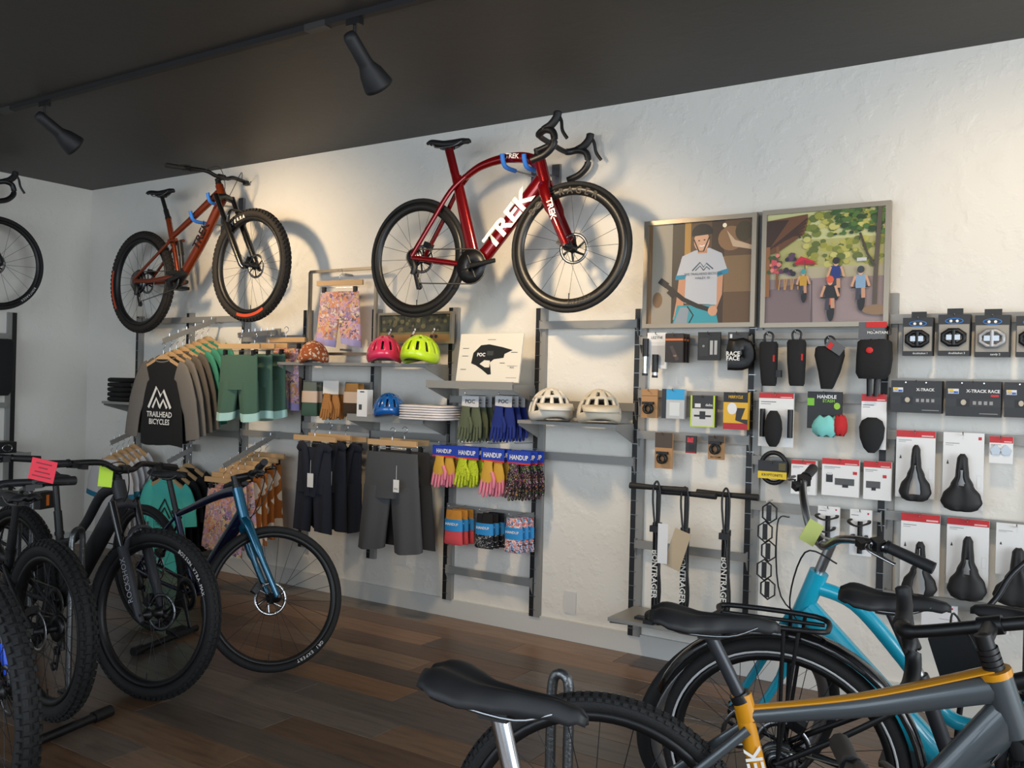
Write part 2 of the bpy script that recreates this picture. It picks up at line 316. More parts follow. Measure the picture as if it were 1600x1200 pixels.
def bike(label, cat, pose, g, group=None):
    x, y, z, h, ln, pt, st = pose
    X = Matrix.Translation((x, y, z)) @ Matrix.Rotation(h, 4, 'Z') @ Matrix.Rotation(ln, 4, 'X') @ Matrix.Rotation(-pt, 4, 'Y')
    root = empty('bicycle', X, label, cat, group); g['root'] = root
    R, hta = g['R'], radians(g['hta']); u = Vector((-cos(hta), 0, sin(hta))); f = Vector((u.z, 0, -u.x))
    ax = Vector((g['wb'], 0, R)); hb = ax + u * g['a2c'] - f * g['off']; ht = hb + u * g['hl']; g.update(u=u, f=f, hb=hb, ht=ht)
    S = Matrix.Translation(hb) @ Matrix.Rotation(st, 4, u) @ Matrix.Translation(-hb); g['S'] = S
    wheel(root, 'rear_wheel', (0, 0, R), None, g, True); wheel(root, 'front_wheel', ax, S, dict(g, **g.get('front', {})), False)
    # frame
    b = MB(); fm = g['frame_m']
    for tb in g['tubes']:
        pts, rr = tb[0], tb[1]; m = tb[2] if len(tb) > 2 else fm
        path = smoothpath([P3(p) for p in pts], 6) if len(pts) > 2 else [P3(p) for p in pts]
        if isinstance(rr, list): rr = [tuple(rr[0][k] + (rr[1][k] - rr[0][k]) * i / (len(path) - 1) for k in (0, 1)) for i in range(len(path))]
        b.tube(path, rr, m, 12)
    hr = g.get('hr', .024); b.tube([hb, ht], hr, g.get('head_m', fm), 14)
    for pts, ys, r in g['stays']:
        for s in (-1, 1): b.tube(smoothpath([P3(p, s * yy) for p, yy in zip(pts, ys)], 5), r, g.get('stay_m', fm), 8)
    bb = P3(g['bb']); b.tube([bb + Vector((0, -.04, 0)), bb + Vector((0, .04, 0))], .027, g.get('bb_m', fm), 14)
    fr = b.obj('frame', root); g['frame'] = fr
    # fork
    tp = g.get('taper', 1.); b = MB(S); fk = g.get('fork_m', fm); lw = g.get('legw', .055)
    if g.get('susp'):
        b.tube([hb - u * .0 + Vector((0, -lw - .012, 0)) + f * .005, hb + u * .012 + f * .012, hb + Vector((0, lw + .012, 0)) + f * .005], [(.02, .02), (.026, .024), (.02, .02)], g.get('crown_m', fk), 10, ref=tuple(f))
        for s in (-1, 1):
            top = hb + Vector((0, s * (lw + .008), 0)) + f * .012; bot = ax + Vector((0, s * (lw + .008), 0)) - f * .012
            b.tube([top + u * .015, top + (bot - top) * .42], .0175, g.get('stanchion_m', GLOSSB), 12); b.tube([top + (bot - top) * .38, top + (bot - top) * .4, top + (bot - top) * .7, bot, bot - u * .03 + f * .012], [.021, .0235, .0225, .018, .012], fk, 12)
        arch = [hb + (ax - hb) * .40 + Vector((0, s * (lw + .008), 0)) + f * (.02 + q) + u * w_ for s, q, w_ in ((-1, 0, 0), (-1, .035, .045), (-.5, .04, .075), (.5, .04, .075), (1, .035, .045), (1, 0, 0))]
        b.tube(smoothpath(arch, 3), (.009, .013), fk, 8, ref=(0, 0, 1))
    else:
        for s in (-1, 1):
            p = [hb + Vector((0, s * .012, 0)), hb - u * .05 + Vector((0, s * lw * .8, 0)), hb - u * (g['a2c'] * .5) + Vector((0, s * lw, 0)) + f * g['off'] * .35, ax + Vector((0, s * lw, 0))]
            b.tube(smoothpath(p, 5), [(.016, .024 * tp)] * 5 + [(.013, .022 * tp)] * 5 + [(.011, .015 * tp)] * 6, fk, 10)
        b.tube([hb + u * .004, hb - u * .045], .023, fk, 12)
    b.tube([ax + Vector((0, -lw - .02, 0)), ax + Vector((0, lw + .02, 0))], .007, DKMETAL, 8)
    fork = b.obj('fork', root); g['fork'] = fork
    # stem and bar
    sl, sh = g.get('stem', (.07, .05)); cl = ht + u * sh + f * sl; cl = cl + Vector((0, 0, g.get('stemrise', 0))); g['clamp'] = cl
    stm = g.get('stem_m', BLACK); b = MB(S); b.tube([ht, ht + u * (sh + .012)], g.get('str', .0175), stm, 12)
    for k in range(g.get('spacers', 2)): b.tube([ht + u * (.003 + .012 * k), ht + u * (.012 + .012 * k)], .021, BLACK, 14)
    b.tube([ht + u * sh, cl], (.017, .016), stm, 10); b.tube([cl + Vector((0, -.024, 0)), cl + Vector((0, .024, 0))], .02, stm, 12); b.obj('stem', root)
    bt = g['bar']; bm = g.get('bar_m', BLACK); b = MB(S); gm = g.get('grip_m', SATIN); hbar = None
    def half(pts, s): return smoothpath([cl + f * p[0] + Vector((0, s * p[1], 0)) + u * p[2] for p in pts], 5)
    if bt == 'drop':
        D = [(0, 0, 0), (0, .12, 0), (.012, .175, 0), (.06, .2, -.004), (.098, .206, -.035), (.088, .21, -.095), (.03, .214, -.128), (-.045, .218, -.13)]
        for s in (-1, 1): pa = half(D, s); n_ = len(pa); b.tube(pa, [.014 if i < n_ * .25 else .0185 for i in range(n_)], bm, 10, ref=(0, 0, 1))
        hbar = b.obj('handlebar', root)
        for s in (-1, 1):
            b = MB(S); b.tube(half([(.05, .2, 0), (.1, .202, .008), (.135, .203, .03), (.15, .203, .058)], s), [(.018, .02)] * 5 + [(.018, .022)] * 5 + [(.017, .022)] * 5 + [(.012, .012)], gm, 10); b.obj('brake_hood', hbar)
            b = MB(S); b.tube(half([(.145, .203, .045), (.155, .206, 0), (.15, .212, -.05), (.165, .216, -.1)], s), (.006, .009), BLACK, 8); b.obj('brake_lever', hbar)
    else:
        bw, rise, sw = g.get('bw', .38), g.get('rise', .02), g.get('sweep', .04)
        D = g.get('barpts') or [(0, 0, 0), (0, .05, 0), (-.005, .12, rise), (-sw * .6, bw * .7, rise + .003), (-sw, bw, rise + .005)]
        for s in (-1, 1): b.tube(half(D, s), g.get('barr', .0135), bm, 10, ref=(0, 0, 1))
        hbar = b.obj('handlebar', root)
        for s in (-1, 1):
            pa = half(D, s); e = pa[-1]; d = (pa[-1] - pa[-3]).normalized(); gl = g.get('gripl', .125)
            b = MB(S); b.tube([e - d * gl, e - d * (gl - .006), e - d * .05, e + d * .004], [.017, .0155, .0165, .017], gm, 10, ref=(0, 0, 1)); b.tube([e - d * gl, e - d * (gl - .01)], .019, BLACK, 10, ref=(0, 0, 1)); b.obj('grip', hbar)
            b = MB(S); q = e - d * (gl + .02); b.box(q - u * .005, (.03, .035, .03), BLACK)
            lv = smoothpath([q + f * .03 - u * .012, q + f * .055 + d * .03 - u * .02, q + f * .05 + d * .10 - u * .026], 4); b.tube(lv, (.004, .008), g.get('lever_m', BLACK), 6, ref=(0, 0, 1)); b.box(q - d * .03 - u * .02 + f * .01, (.03, .03, .022), BLACK); b.obj('brake_lever', hbar)
    g['hbar'] = hbar
    for s in ((-1, 1) if g.get('cables', 1) else ()):
        q = (cl + Vector((0, s * .15, 0))) if bt != 'drop' else cl + Vector((0, s * .09, -.01))
        pa = [S @ (q + f * .03), S @ (cl + f * .10 + Vector((0, s * .09, .0)) - u * .01), S @ (hb + f * .07 + u * .03 + Vector((0, s * .03, 0))), hb + (P3(g['bb']) - hb) * .12 + Vector((0, s * .03, 0))]
        MB().tube(smoothpath(pa, 6), .0026, BLACK, 5).obj('cable', root)
    # seat
    sx, sz = g['saddle']; sc = P3(g['cluster']); top = Vector((sx, 0, sz - .045))
    b = MB(); pr_ = g.get('postr', .0145); d = (top - sc).normalized(); b.tube([sc - d * .05, top], pr_, g.get('post_m', BLACK), 12)
    if g.get('dropper'): b.tube([sc, sc + (top - sc) * g['dropper']], .0185, BLACK, 12)
    b.box(top + Vector((0, 0, .006)), (.05, .05, .02), BLACK); b.obj('seatpost', root)
    if g.get('collar', 1): MB().tube([sc - d * .006, sc + d * .012], g.get('collr', .022), BLACK, 14).obj('seat_collar', root)
    SX = Matrix.Translation((sx + .01, 0, sz)) @ Matrix.Rotation(g.get('stilt', 0), 4, 'Y')
    sa = saddle_mesh(g.get('saddle_m', SATIN), SX, w=g.get('sw', .072), L=g.get('sl', .275)).obj('saddle', root, mods=[SOLID])
    b = MB(SX)
    for s in (-1, 1): b.tube(smoothpath([(-.10, s * .034, -.018), (-.07, s * .026, -.038), (.03, s * .022, -.04), (.09, s * .016, -.018)], 4), .0035, g.get('rail_m', STEEL), 6)
    b.obj('saddle_rail', sa)
    # drivetrain
    cr, ca = g.get('cr', .075), g.get('ca', -.35); b = MB(); yc = -.047
    b.lathe([(cr * (.1 if g.get('ringsolid') else .55), yc - .002), (cr, yc - .002), (cr, yc + .002), (cr * (.1 if g.get('ringsolid') else .55), yc + .002)], g.get('ring_m', DKMETAL), 36, bb, closed=True)
    for i in range(4): a = i * pi / 2 + .4; b.tube([bb + Vector((0, yc, 0)), bb + Vector((cr * .7 * cos(a), yc, cr * .7 * sin(a)))], (.003, .01), BLACK, 6)
    b.tube([bb + Vector((0, -.075, 0)), bb + Vector((0, .075, 0))], .013, BLACK, 10); ck = b.obj('crankset', root)
    for s, a in ((-1, ca), (1, ca + pi)):
        e = bb + Vector((.17 * cos(a), s * .072, .17 * sin(a))); MB().tube([bb + Vector((0, s * .066, 0)), e], [(.008, .016), (.007, .012)], g.get('crank_m', BLACK), 8).obj('crank_arm', ck)
        if g.get('pedals', 1): MB().box(e + Vector((0, s * .06, 0)), (.09, .095, .022), BLACK).obj('pedal', ck)
    dr = Vector((.02, -.045, R - .10)); rc = g.get('cass', .055) * .8; arc = lambda c, r, a0, a1, n: [c + Vector((r * cos(a0 + (a1 - a0) * i / n), 0, r * sin(a0 + (a1 - a0) * i / n))) for i in range(n + 1)]
    cb_ = Vector((bb.x, yc, bb.z)); cw = Vector((0, -.045, R))
    MB().tube(arc(cb_, cr, pi / 2, -pi / 2, 10) + [dr + Vector((.03, 0, -.05))] + arc(dr + Vector((.01, 0, 0)), .015, 0, pi, 4) + arc(cw, rc, pi * 1.1, pi / 2, 6), (.003, .004), mat((110, 108, 100), .45, .8, name='chain_steel'), 5, closed=True).obj('chain', root)
    b = MB(); b.tube([(.012, -.058, R - .02), (.03, -.062, R - .06), (.015, -.06, R - .1)], [(.012, .012), (.016, .02), (.014, .016)], BLACK, 8); b.tube([dr + Vector((.01, -.012, 0)), dr + Vector((.035, -.012, -.085))], (.003, .013), BLACK, 8)
    for q in (dr + Vector((.01, 0, 0)), dr + Vector((.032, 0, -.07))): b.lathe([(.003, -.004), (.018, -.004), (.018, .004), (.003, .004)], BLACK, 12, q, closed=True)
    b.obj('rear_derailleur', root); return root
def side_text(g, s, size, p, q, m, parent=None, y=-.03, bold=.02, X=None, sx=1., shear=0.):    # lettering on the right-hand side, running from p towards q
    d = P3(q) - P3(p); return text(s, size, P3(p, y), m, parent or g['frame'], d, (0, -1, 0), bold=bold, X=X, sx=sx, shear=shear)
def wheel_text(g, s, a_mid, r, size, m, front=True, arc=.9, y=None, bold=0.):                    # curved lettering on a tyre or rim wall
    par = [c for c in g['root'].children if c.name.startswith('front_wheel' if front else 'rear_wheel')][0]
    c = Vector((g['wb'] if front else 0, 0, g['R'])); n = len(s); y = -g['hw'] - .001 if y is None else y
    for i, ch in enumerate(s):
        if ch == ' ': continue
        a = a_mid + arc / 2 - arc * (i + .5) / n; rad = Vector((cos(a), 0, sin(a)))
        text(ch, size, c + rad * r + Vector((0, y, 0)), m, par, (sin(a), 0, -cos(a)), (0, -1, 0), X=g['S'] if front else None, bold=bold)

INKW = mat((235, 233, 228), .5, name='white_ink')
# red aero road bike hung on the wall
RED = mat((128, 5, 13), .2, .55, coat=1, name='candy_red')
G1 = dict(R=.34, hw=.0145, rimd=.045, wb=.985, hta=73, a2c=.375, off=.045, hl=.145, hr=.033, ringsolid=1, taper=1.4, frame_m=RED, spokes=20, spoke_m=BLACK, rim_m=mat((30, 28, 26), .35, name='carbon_rim'),
    bb=(.405, .265), cluster=(.262, .76), saddle=(.205, .985), postr=(.012, .028), post_m=RED, collar=0, dropper=0, bar='drop', stem=(.09, .035), cr=.095, ring_m=DKMETAL, ca=.12, pedals=0, cables=0,
    tubes=[([(.405, .265), (.33, .53), (.262, .775)], [(.018, .042), (.016, .032)]), ([(.42, .285), (.825, .715)], [(.028, .045), (.028, .044)]), ([(.80, .79), (.70, .832), (.56, .84), (.42, .815), (.32, .765)], [(.026, .034), (.018, .018)])],
    stays=[([(.33, .77), (.24, .69), (.13, .53), (0, .345)], (.012, .03, .045, .055), (.009, .016)), ([(.40, .27), (.2, .305), (0, .335)], (.035, .045, .055), (.008, .015))], fork_m=RED, lever_m=BLACK)
red_bike = bike('glossy red road bicycle with drop handlebars hung high on the wall', 'bicycle', (3.717, -.309, 1.754, .025, .0, .007, .068), G1)
side_text(G1, 'TREK', .128, (.625, .503), (.825, .715), INKW, y=-.0295, bold=.035, sx=1.22); side_text(G1, 'TREK', .035, (.64, .842), (.75, .828), INKW, y=-.0265, bold=.03)
text('TREK', .046, Vector((.905, -.0745, .53)), INKW, G1['fork'], -G1['u'], (0, -1, 0), X=G1['S'], bold=.03)
GREYINK = mat((70, 66, 60), .5, name='grey_ink')
wheel_text(G1, 'BONTRAGER', 1.75, .29, .05, mat((62, 56, 50), .6, name='dark_ink'), arc=1.5, y=-.014, bold=.02); wheel_text(G1, 'AEOLUS', -1.35, .285, .028, GREYINK, arc=.5, y=-.014)
BLUEF = mat((45, 120, 215), .7, name='blue_foam')
def hook(name, label, px, py, g, x, z, L):     # foam-covered wall hook carrying a bike by its top tube
    p = g['root'].matrix_world @ Vector((x, 0, z)); b = MB()
    b.tube(smoothpath([(p.x, -.02, p.z - .03), (p.x, p.y + .08, p.z - .04), (p.x, p.y - .03, p.z - .035), (p.x, p.y - .06, p.z + .02)], 5), .007, STEEL, 8, ref=(1, 0, 0))
    b.box((p.x, -.012, p.z - .03), (.05, .02, .14), STEEL); o = b.obj(name); tag(o, label, 'wall hook', 'bike hooks')
    MB().tube(smoothpath([(p.x, p.y + .07, p.z - .04), (p.x, p.y - .03, p.z - .035), (p.x, p.y - .06, p.z + .025)], 5), .0125, BLUEF, 8, ref=(1, 0, 0)).obj('foam_sleeve', o)
hook('bike_hook', 'wall hook with blue foam under the middle of the red top tube', 0, 0, G1, .60, .845 - .018, 1)
hook('bike_hook', 'wall hook with blue foam beside the head tube of the red road bicycle', 0, 0, G1, .735, .81, 1)

# orange mountain bike hung on the wall
ORG = mat((122, 48, 18), .3, .5, coat=.7, name='burnt_orange'); TRD = dict(tread=72, hw=.03, spokes=28)
G2 = dict(TRD, R=.372, wb=1.22, hta=65, a2c=.55, off=.044, hl=.11, hr=.028, frame_m=ORG, bb=(.44, .34), cluster=(.325, .80), saddle=(.25, 1.015), dropper=.4, susp=1, fork_m=mat((22, 21, 21), .3, coat=.4, name='fork_black'), legw=.06,
    bar='flat', bw=.39, rise=.025, sweep=.05, stem=(.045, .04), cr=.068, cass=.09, ca=.15, tyre_m=mat((34, 29, 25), .8, bump=.2, bscale=300, name='brown_tyre'),
    tubes=[([(.325, .80), (.365, .66), (.385, .60)], (.02, .021)), ([(.90, .905), (.62, .775), (.37, .665)], [(.022, .03), (.016, .02)]), ([(.935, .86), (.74, .62), (.52, .40)], [(.028, .036), (.028, .04)]), ([(.53, .41), (.44, .335)], (.03, .035), BLACK), ([(.385, .61), (.43, .42), (.44, .35)], (.016, .018))],
    stays=[([(.38, .625), (.2, .51), (0, .385)], (.03, .05, .068), (.008, .013)), ([(.42, .37), (.2, .36), (0, .372)], (.04, .055, .068), (.009, .016))])
mtb = bike('burnt orange full suspension mountain bicycle hung on the wall', 'bicycle', (1.05, -.226, 1.702, -.027, 0, .049, .01), G2)
b = MB(); b.tube([(.455, 0, .625), (.475, 0, .52)], .021, BLACK, 12); b.tube([(.475, 0, .53), (.485, 0, .41)], .016, DKMETAL, 12); b.tube([(.37, -.03, .63), (.46, -.03, .63)], .012, ORG, 8); b.tube([(.37, .03, .63), (.46, .03, .63)], .012, ORG, 8); b.obj('rear_shock', mtb)
side_text(G2, 'TREK', .088, (.735, .625), (.93, .86), mat((30, 20, 16), .4, name='dark_decal'), y=-.031, bold=.03); wheel_text(G2, 'SYERRA', 1.9, .325, .034, INKW, arc=.55, y=-.03, bold=.02)
RO = mat((200, 70, 35), .6, name='red_decal')
for fr_, a0, a1 in ((True, -1.9, -1.1), (False, 2.8, 3.7)):
    c = Vector((1.22 if fr_ else 0, 0, .372)); b = MB(G2['S'] if fr_ else None)
    pts = [(c + Vector((r * cos(a), -.0305, r * sin(a)))) for r, rev in ((.325, 0), (.345, 1)) for a in ([a0 + (a1 - a0) * i / 10 for i in range(11)][::-1] if rev else [a0 + (a1 - a0) * i / 10 for i in range(11)])]
    b.add(pts, [tuple(range(22))], RO, False); b.obj('tyre_decal', [q for q in mtb.children if q.name.startswith('front_wheel' if fr_ else 'rear_wheel')][0])
hook('bike_hook', 'wall hook with blue foam under the orange top tube', 0, 0, G2, .66, .775, 1); hook('bike_hook', 'wall hook with blue foam behind the orange head tube', 0, 0, G2, .85, .875, 1)

# bikes standing on the floor
MATTE = mat((40, 40, 43), .5, .2, name='matte_black_paint')
GA = dict(TRD, R=.36, wb=1.12, hta=67, a2c=.50, off=.044, hl=.115, hr=.03, frame_m=MATTE, bb=(.44, .31), cluster=(.375, .62), saddle=(.325, .905), dropper=.45, susp=1, fork_m=mat((52, 53, 58), .42, .2, name='grey_fork'), stanchion_m=GLOSSB, legw=.06, bar='flat', bw=.38, rise=.03, sweep=.06, stem=(.05, .04), cr=.07, ca=-.9, pedals=0,
    tubes=[([(.375, .62), (.44, .31)], (.018, .019)), ([(.86, .885), (.72, .84), (.60, .70), (.48, .60), (.37, .585)], [(.024, .026), (.018, .018)]), ([(.87, .83), (.46, .33)], [(.036, .046), (.036, .05)])],
    stays=[([(.39, .56), (.2, .47), (0, .375)], (.02, .05, .066), (.008, .01)), ([(.42, .31), (.2, .32), (0, .36)], (.04, .055, .066), (.009, .013))])
bikeA = bike('matte black hardtail mountain bicycle with lime tag on its bar', 'bicycle', (2.482, -1.891, 0, -.021, -.011, 0, .204), GA)
text('ROCKSHOX', .04, GA['hb'] + (Vector((1.12, 0, .36)) - GA['hb']) * .68 + Vector((0, -.0925, 0)), mat((170, 170, 175), .5, name='grey_print'), GA['fork'], GA['u'], (0, -1, 0), X=GA['S'], sx=.9)
wheel_text(GA, 'BOSSUN VTRA MAX', .75, .315, .022, INKW, arc=.75, y=-.031)
NAVY = mat((8, 22, 58), .25, .4, coat=.8, name='navy_paint'); TEALF = mat((12, 92, 122), .25, .5, coat=.8, name='teal_blue_paint')
GB = dict(R=.345, hw=.02, rimd=.018, wb=1.05, hta=71, a2c=.40, off=.05, hl=.155, hr=.026, frame_m=NAVY, head_m=TEALF, bb=(.43, .28), cluster=(.29, .68), saddle=(.235, .895), bar='flat', bw=.30, rise=.0, sweep=.03, stem=(.08, .05), fork_m=TEALF, disc_m=CHROME, spider_m=CHROME, spokes=24, rim_m=BLACK, ca=-1.2, pedals=1, cr=.085,
    tubes=[([(.29, .68), (.43, .28)], (.017, .018)), ([(.82, .84), (.66, .80), (.29, .665)], [(.022, .028), (.013, .015)]), ([(.86, .73), (.44, .29)], [(.028, .038), (.028, .034)])],
    stays=[([(.30, .65), (.14, .5), (0, .36)], (.02, .05, .062), (.007, .009)), ([(.42, .28), (.2, .31), (0, .345)], (.035, .055, .062), (.008, .012))])
bikeB = bike('dark blue city bicycle with shiny teal fork and turned front wheel', 'bicycle', (2.687, -1.26, 0, -.074, .069, 0, 1.284), GB)
wheel_text(GB, 'GR1 EXPERT', -.9, .318, .022, INKW, arc=.5, y=-.0205)
MB(GB['S']).tube([GB['clamp'] + Vector((0, s * .04, .012)) + GB['f'] * .01 for s in (-1, -2.6)], (.012, .008), mat((140, 200, 60), .5, name='lime_paint'), 8).obj('stem_accent', bikeB)
DGREEN = mat((30, 42, 38), .35, .3, name='dark_green_paint')
GC = dict(GA, bw=.3, R=.355, hw=.034, tread=64, pedals=0, saddle=(.325, .87), knob=.009, frame_m=mat((32, 33, 35), .5, .2, name='black_paint'), fork_m=BLACK); GC['front'] = {}
bikeC = bike('black mountain bicycle whose chunky rear tyre stands in the rack hoop', 'bicycle', (3.489, -2.30, 0, 3.042, 0, 0, 0), GC)
GD = dict(GA, R=.365, wb=1.17, hw=.034, tread=64, knob=.009, frame_m=DGREEN, fork_m=mat((36, 37, 40), .35, .3, name='fork_dark'), saddle=(.30, .93)); GD['bar_m'] = mat((60, 62, 66), .35, .6, name='grey_bar')
bikeD = bike('dark green mountain bicycle with blue mark on its fork leg', 'bicycle', (2.936, -2.72, 0, -.1, 0, 0, -.096), GD)
p = GD['hb'] + (Vector((1.17, 0, .365)) - GD['hb']) * .70
b = MB(GD['S'])
for s in (-1, 1): b.tube([p + Vector((0, s * .068, 0)) + GD['f'] * .004, p + Vector((0, s * .068, 0)) - GD['u'] * .1 + GD['f'] * .004], [.0245, .022], mat((20, 80, 215), .4, name='blue_decal'), 12)
b.obj('fork_decal', GD['fork'])
# rear-rack electric bike behind, facing away
GE = dict(GA, R=.29, frame_m=BLACK, fork_m=BLACK, hw=.03); bikeE = bike('black electric bicycle with a battery case over its rear wheel beside the wall', 'bicycle', (1.8, -1.6, 0, pi + .34, 0, 0, 0), GE)
b = MB(); b.box((-.03, 0, .67), (.42, .13, .075), BLACK); b.box((-.26, 0, .675), (.06, .11, .095), SATIN); b.tube([(0, .07, .29), (-.1, .07, .64)], .006, BLACK, 6); b.tube([(0, -.07, .29), (-.1, -.07, .64)], .006, BLACK, 6)
bo = b.obj('battery_case', bikeE); MB().box((-.291, 0, .675), (.003, .02, .06), mat((225, 120, 40), .5, name='orange_sticker')).obj('sticker', bo)
# gravel bike, charcoal and amber
CHAR = mat((74, 80, 84), .35, .3, coat=.5, name='charcoal_paint'); AMB = mat((205, 138, 16), .35, coat=.5, name='amber_paint')
GG = dict(R=.351, hw=.022, tread=110, knob=.004, rimd=.02, wb=1.02, hta=71, a2c=.395, off=.05, hl=.135, hr=.03, frame_m=CHAR, bb=(.42, .275), cluster=(.305, .725), saddle=(.235, .905), post_m=mat((62, 64, 68), .4, .6, name='grey_post'), bar='drop', stem=(.075, .065), spacers=4, fork_m=mat((30, 32, 34), .4, name='fork_charcoal'), ca=-2.2, cr=.08, cass=.075,
    tubes=[([(.31, .70), (.42, .275)], (.016, .019), AMB), ([(.305, .735), (.32, .68)], (.021, .022), AMB), ([(.32, .69), (.55, .735), (.80, .80)], [(.017, .017), (.024, .032)]), ([(.835, .755), (.62, .48), (.43, .285)], [(.027, .045), (.027, .036)]), ([(.32, .706), (.55, .757), (.795, .838)], [(.012, .005), (.022, .004)], AMB)],
    stays=[([(.32, .665), (.16, .52), (0, .365)], (.022, .05, .066), (.007, .011)), ([(.41, .28), (.2, .31), (0, .351)], (.035, .055, .066), (.008, .012))])
bikeG = bike('charcoal and amber gravel bicycle with wrapped drop bar', 'bicycle', (6.095, -2.501, 0, .344, .06, 0, 1.158), GG)
MB().tube([GG['ht'] - GG['u'] * .012, GG['ht'] + GG['u'] * .002], .032, AMB, 14).obj('head_band', GG['frame'])
side_text(GG, 'TREK', .05, (.345, .57), (.315, .69), INKW, y=-.018)
# black city bike with mudguards and carrier
GK = dict(R=.35, hw=.024, rimd=.02, wb=1.12, hta=70, a2c=.40, off=.05, hl=.15, frame_m=BLACK, bb=(.49, .28), cluster=(.365, .64), saddle=(.285, .865), post_m=STEEL, bar='flat', bw=.31, rise=.08, sweep=.12, stem=(.06, .09), grip_m=SATIN, ca=-.3, cr=.07, disc=1, sw=.078,
    tubes=[([(.365, .64), (.49, .28)], (.019, .02), mat((48, 50, 54), .4, .3, name='slate_paint')), ([(.88, .80), (.37, .58)], (.02, .022)), ([(.90, .73), (.50, .30)], (.03, .036))],
    stays=[([(.37, .6), (.18, .47), (0, .355)], (.02, .05, .064), (.007, .009)), ([(.48, .28), (.24, .31), (0, .35)], (.04, .055, .064), (.008, .012))])
bikeK = bike('black city bicycle with mudguards and rear carrier beside the teal bicycle', 'bicycle', (6.271, -1.697, 0, .125, .14, 0, .0), GK)
b = MB()
for i0, i1 in ((.05, 2.75),):
    A_ = [i0 + (i1 - i0) * i / 22 for i in range(23)]; rings = [[Vector((q * cos(a), yy, .35 + q * sin(a))) for q, yy in ((.368, -.034), (.384, -.02), (.388, 0), (.384, .02), (.368, .034))] for a in A_]
    b.loft(rings, GLOSSB, cap=False, closed=False)
b.obj('mudguard', bikeK, mods=[('SOLIDIFY', dict(thickness=.002))])
REFL = mat((205, 205, 205), .3, name='reflective_stripe'); par = [c for c in bikeK.children if c.name.startswith('rear_wheel')][0]
MB().lathe([(.312, -.0215), (.3185, -.0225), (.3185, -.0235), (.312, -.0225)], REFL, 64, (0, 0, .35), closed=True).obj('reflective_stripe', par)
b = MB(); cz = .755
loop = [(-.16, -.06, cz), (-.17, 0, cz), (-.16, .06, cz), (.09, .055, cz), (.13, .0, cz - .01), (.09, -.055, cz)]
b.tube(smoothpath(loop, 5, True), .008, BLACK, 8, closed=True, ref=(0, 0, 1)); b.tube([(-.16, 0, cz), (.12, 0, cz)], .006, BLACK, 6, ref=(0, 0, 1))
for s in (-1, 1):
    for xx in (.06, .02): b.tube([(xx, s * .058, cz), (.005, s * .066, .37)], .006, BLACK, 6)
b.obj('carrier', bikeK)
# teal step-through
TEAL = mat((24, 168, 196), .28, coat=.8, name='teal_paint'); SILV = mat((176, 176, 178), .28, 1, name='silver_bar')
GT = dict(R=.345, hw=.024, rimd=.024, wb=1.12, hta=69, a2c=.40, off=.06, hl=.15, hr=.03, frame_m=TEAL, bb=(.50, .29), cluster=(.30, .55), saddle=(.30, .80), post_m=STEEL, bar='swept', stem=(.04, .10), stem_m=SILV, str=.016, bar_m=SILV, spacers=0, barr=.0125, rim_m=mat((150, 150, 152), .35, .8, name='alloy_rim'), spoke_m=STEEL, fork_m=TEAL, gripl=.13, lever_m=CHROME, sw=.095, ca=-.4,
    barpts=[(0, 0, 0), (.01, .05, .01), (.02, .11, .06), (0, .19, .10), (-.05, .26, .115), (-.11, .335, .12)],
    tubes=[([(.30, .55), (.50, .29)], (.019, .02)), ([(.885, .79), (.76, .75), (.62, .60), (.50, .45), (.36, .44)], (.021, .023)), ([(.915, .71), (.52, .31)], [(.04, .05), (.04, .05)])],
    stays=[([(.31, .54), (.15, .45), (0, .35)], (.02, .05, .064), (.008, .01)), ([(.49, .29), (.24, .31), (0, .345)], (.04, .055, .064), (.008, .012))])
bikeT = bike('teal step-through bicycle with swept silver handlebar', 'bicycle', (7.165, -1.35, 0, 3.199, -.093, 0, .74), GT)
b = MB(); b.tube([(.75, 0, .54), (.57, 0, .36)], (.03, .03), BLACK, 8); b.box((.47, -.09, .62), (.16, .05, .12), SATIN, Matrix.Rotation(.3, 3, 'Y')); b.obj('battery_case', bikeT)
# the near bike of which the saddle shows
GN = dict(GA, R=.34, wb=.98, a2c=.43, hl=.09, stem=(.05, .02), rise=0, bw=.28, cables=0, frame_m=MATTE, fork_m=BLACK, post_m=CHROME, postr=.0155, dropper=0, saddle=(.24, .915), cluster=(.30, .66), bb=(.42, .29), tubes=[([(.30, .66), (.42, .29)], (.018, .019)), ([(.74, .76), (.31, .63)], (.018, .02)), ([(.76, .72), (.43, .30)], (.026, .03))], sl=.28, sw=.075, pedals=0, stilt=.06)
bikeN = bike('black bicycle with broad smooth saddle on a bright silver seatpost', 'bicycle', (6.02, -3.20, 0, .12, 0, 0, 0), GN)
tb = [CAM + ray(px, py) * 2.9 for px, py in ((1534, 969), (1560, 930), (1585, 893), (1640, 850))]; tb = [Vector((tb[0].x - .08, tb[0].y, .01)), Vector((tb[0].x - .05, tb[0].y, .45))] + tb
st_ = MB().tube(smoothpath(tb, 5), .009, DKMETAL, 10, ref=(.3, .9, .1)).obj('display_stand'); tag(st_, 'thin bent grey tube stand beside the teal bicycle', 'stand'); MB().box(tb[0] + Vector((0, 0, -.004)), (.2, .2, .01), BLACK).obj('foot_plate', st_)

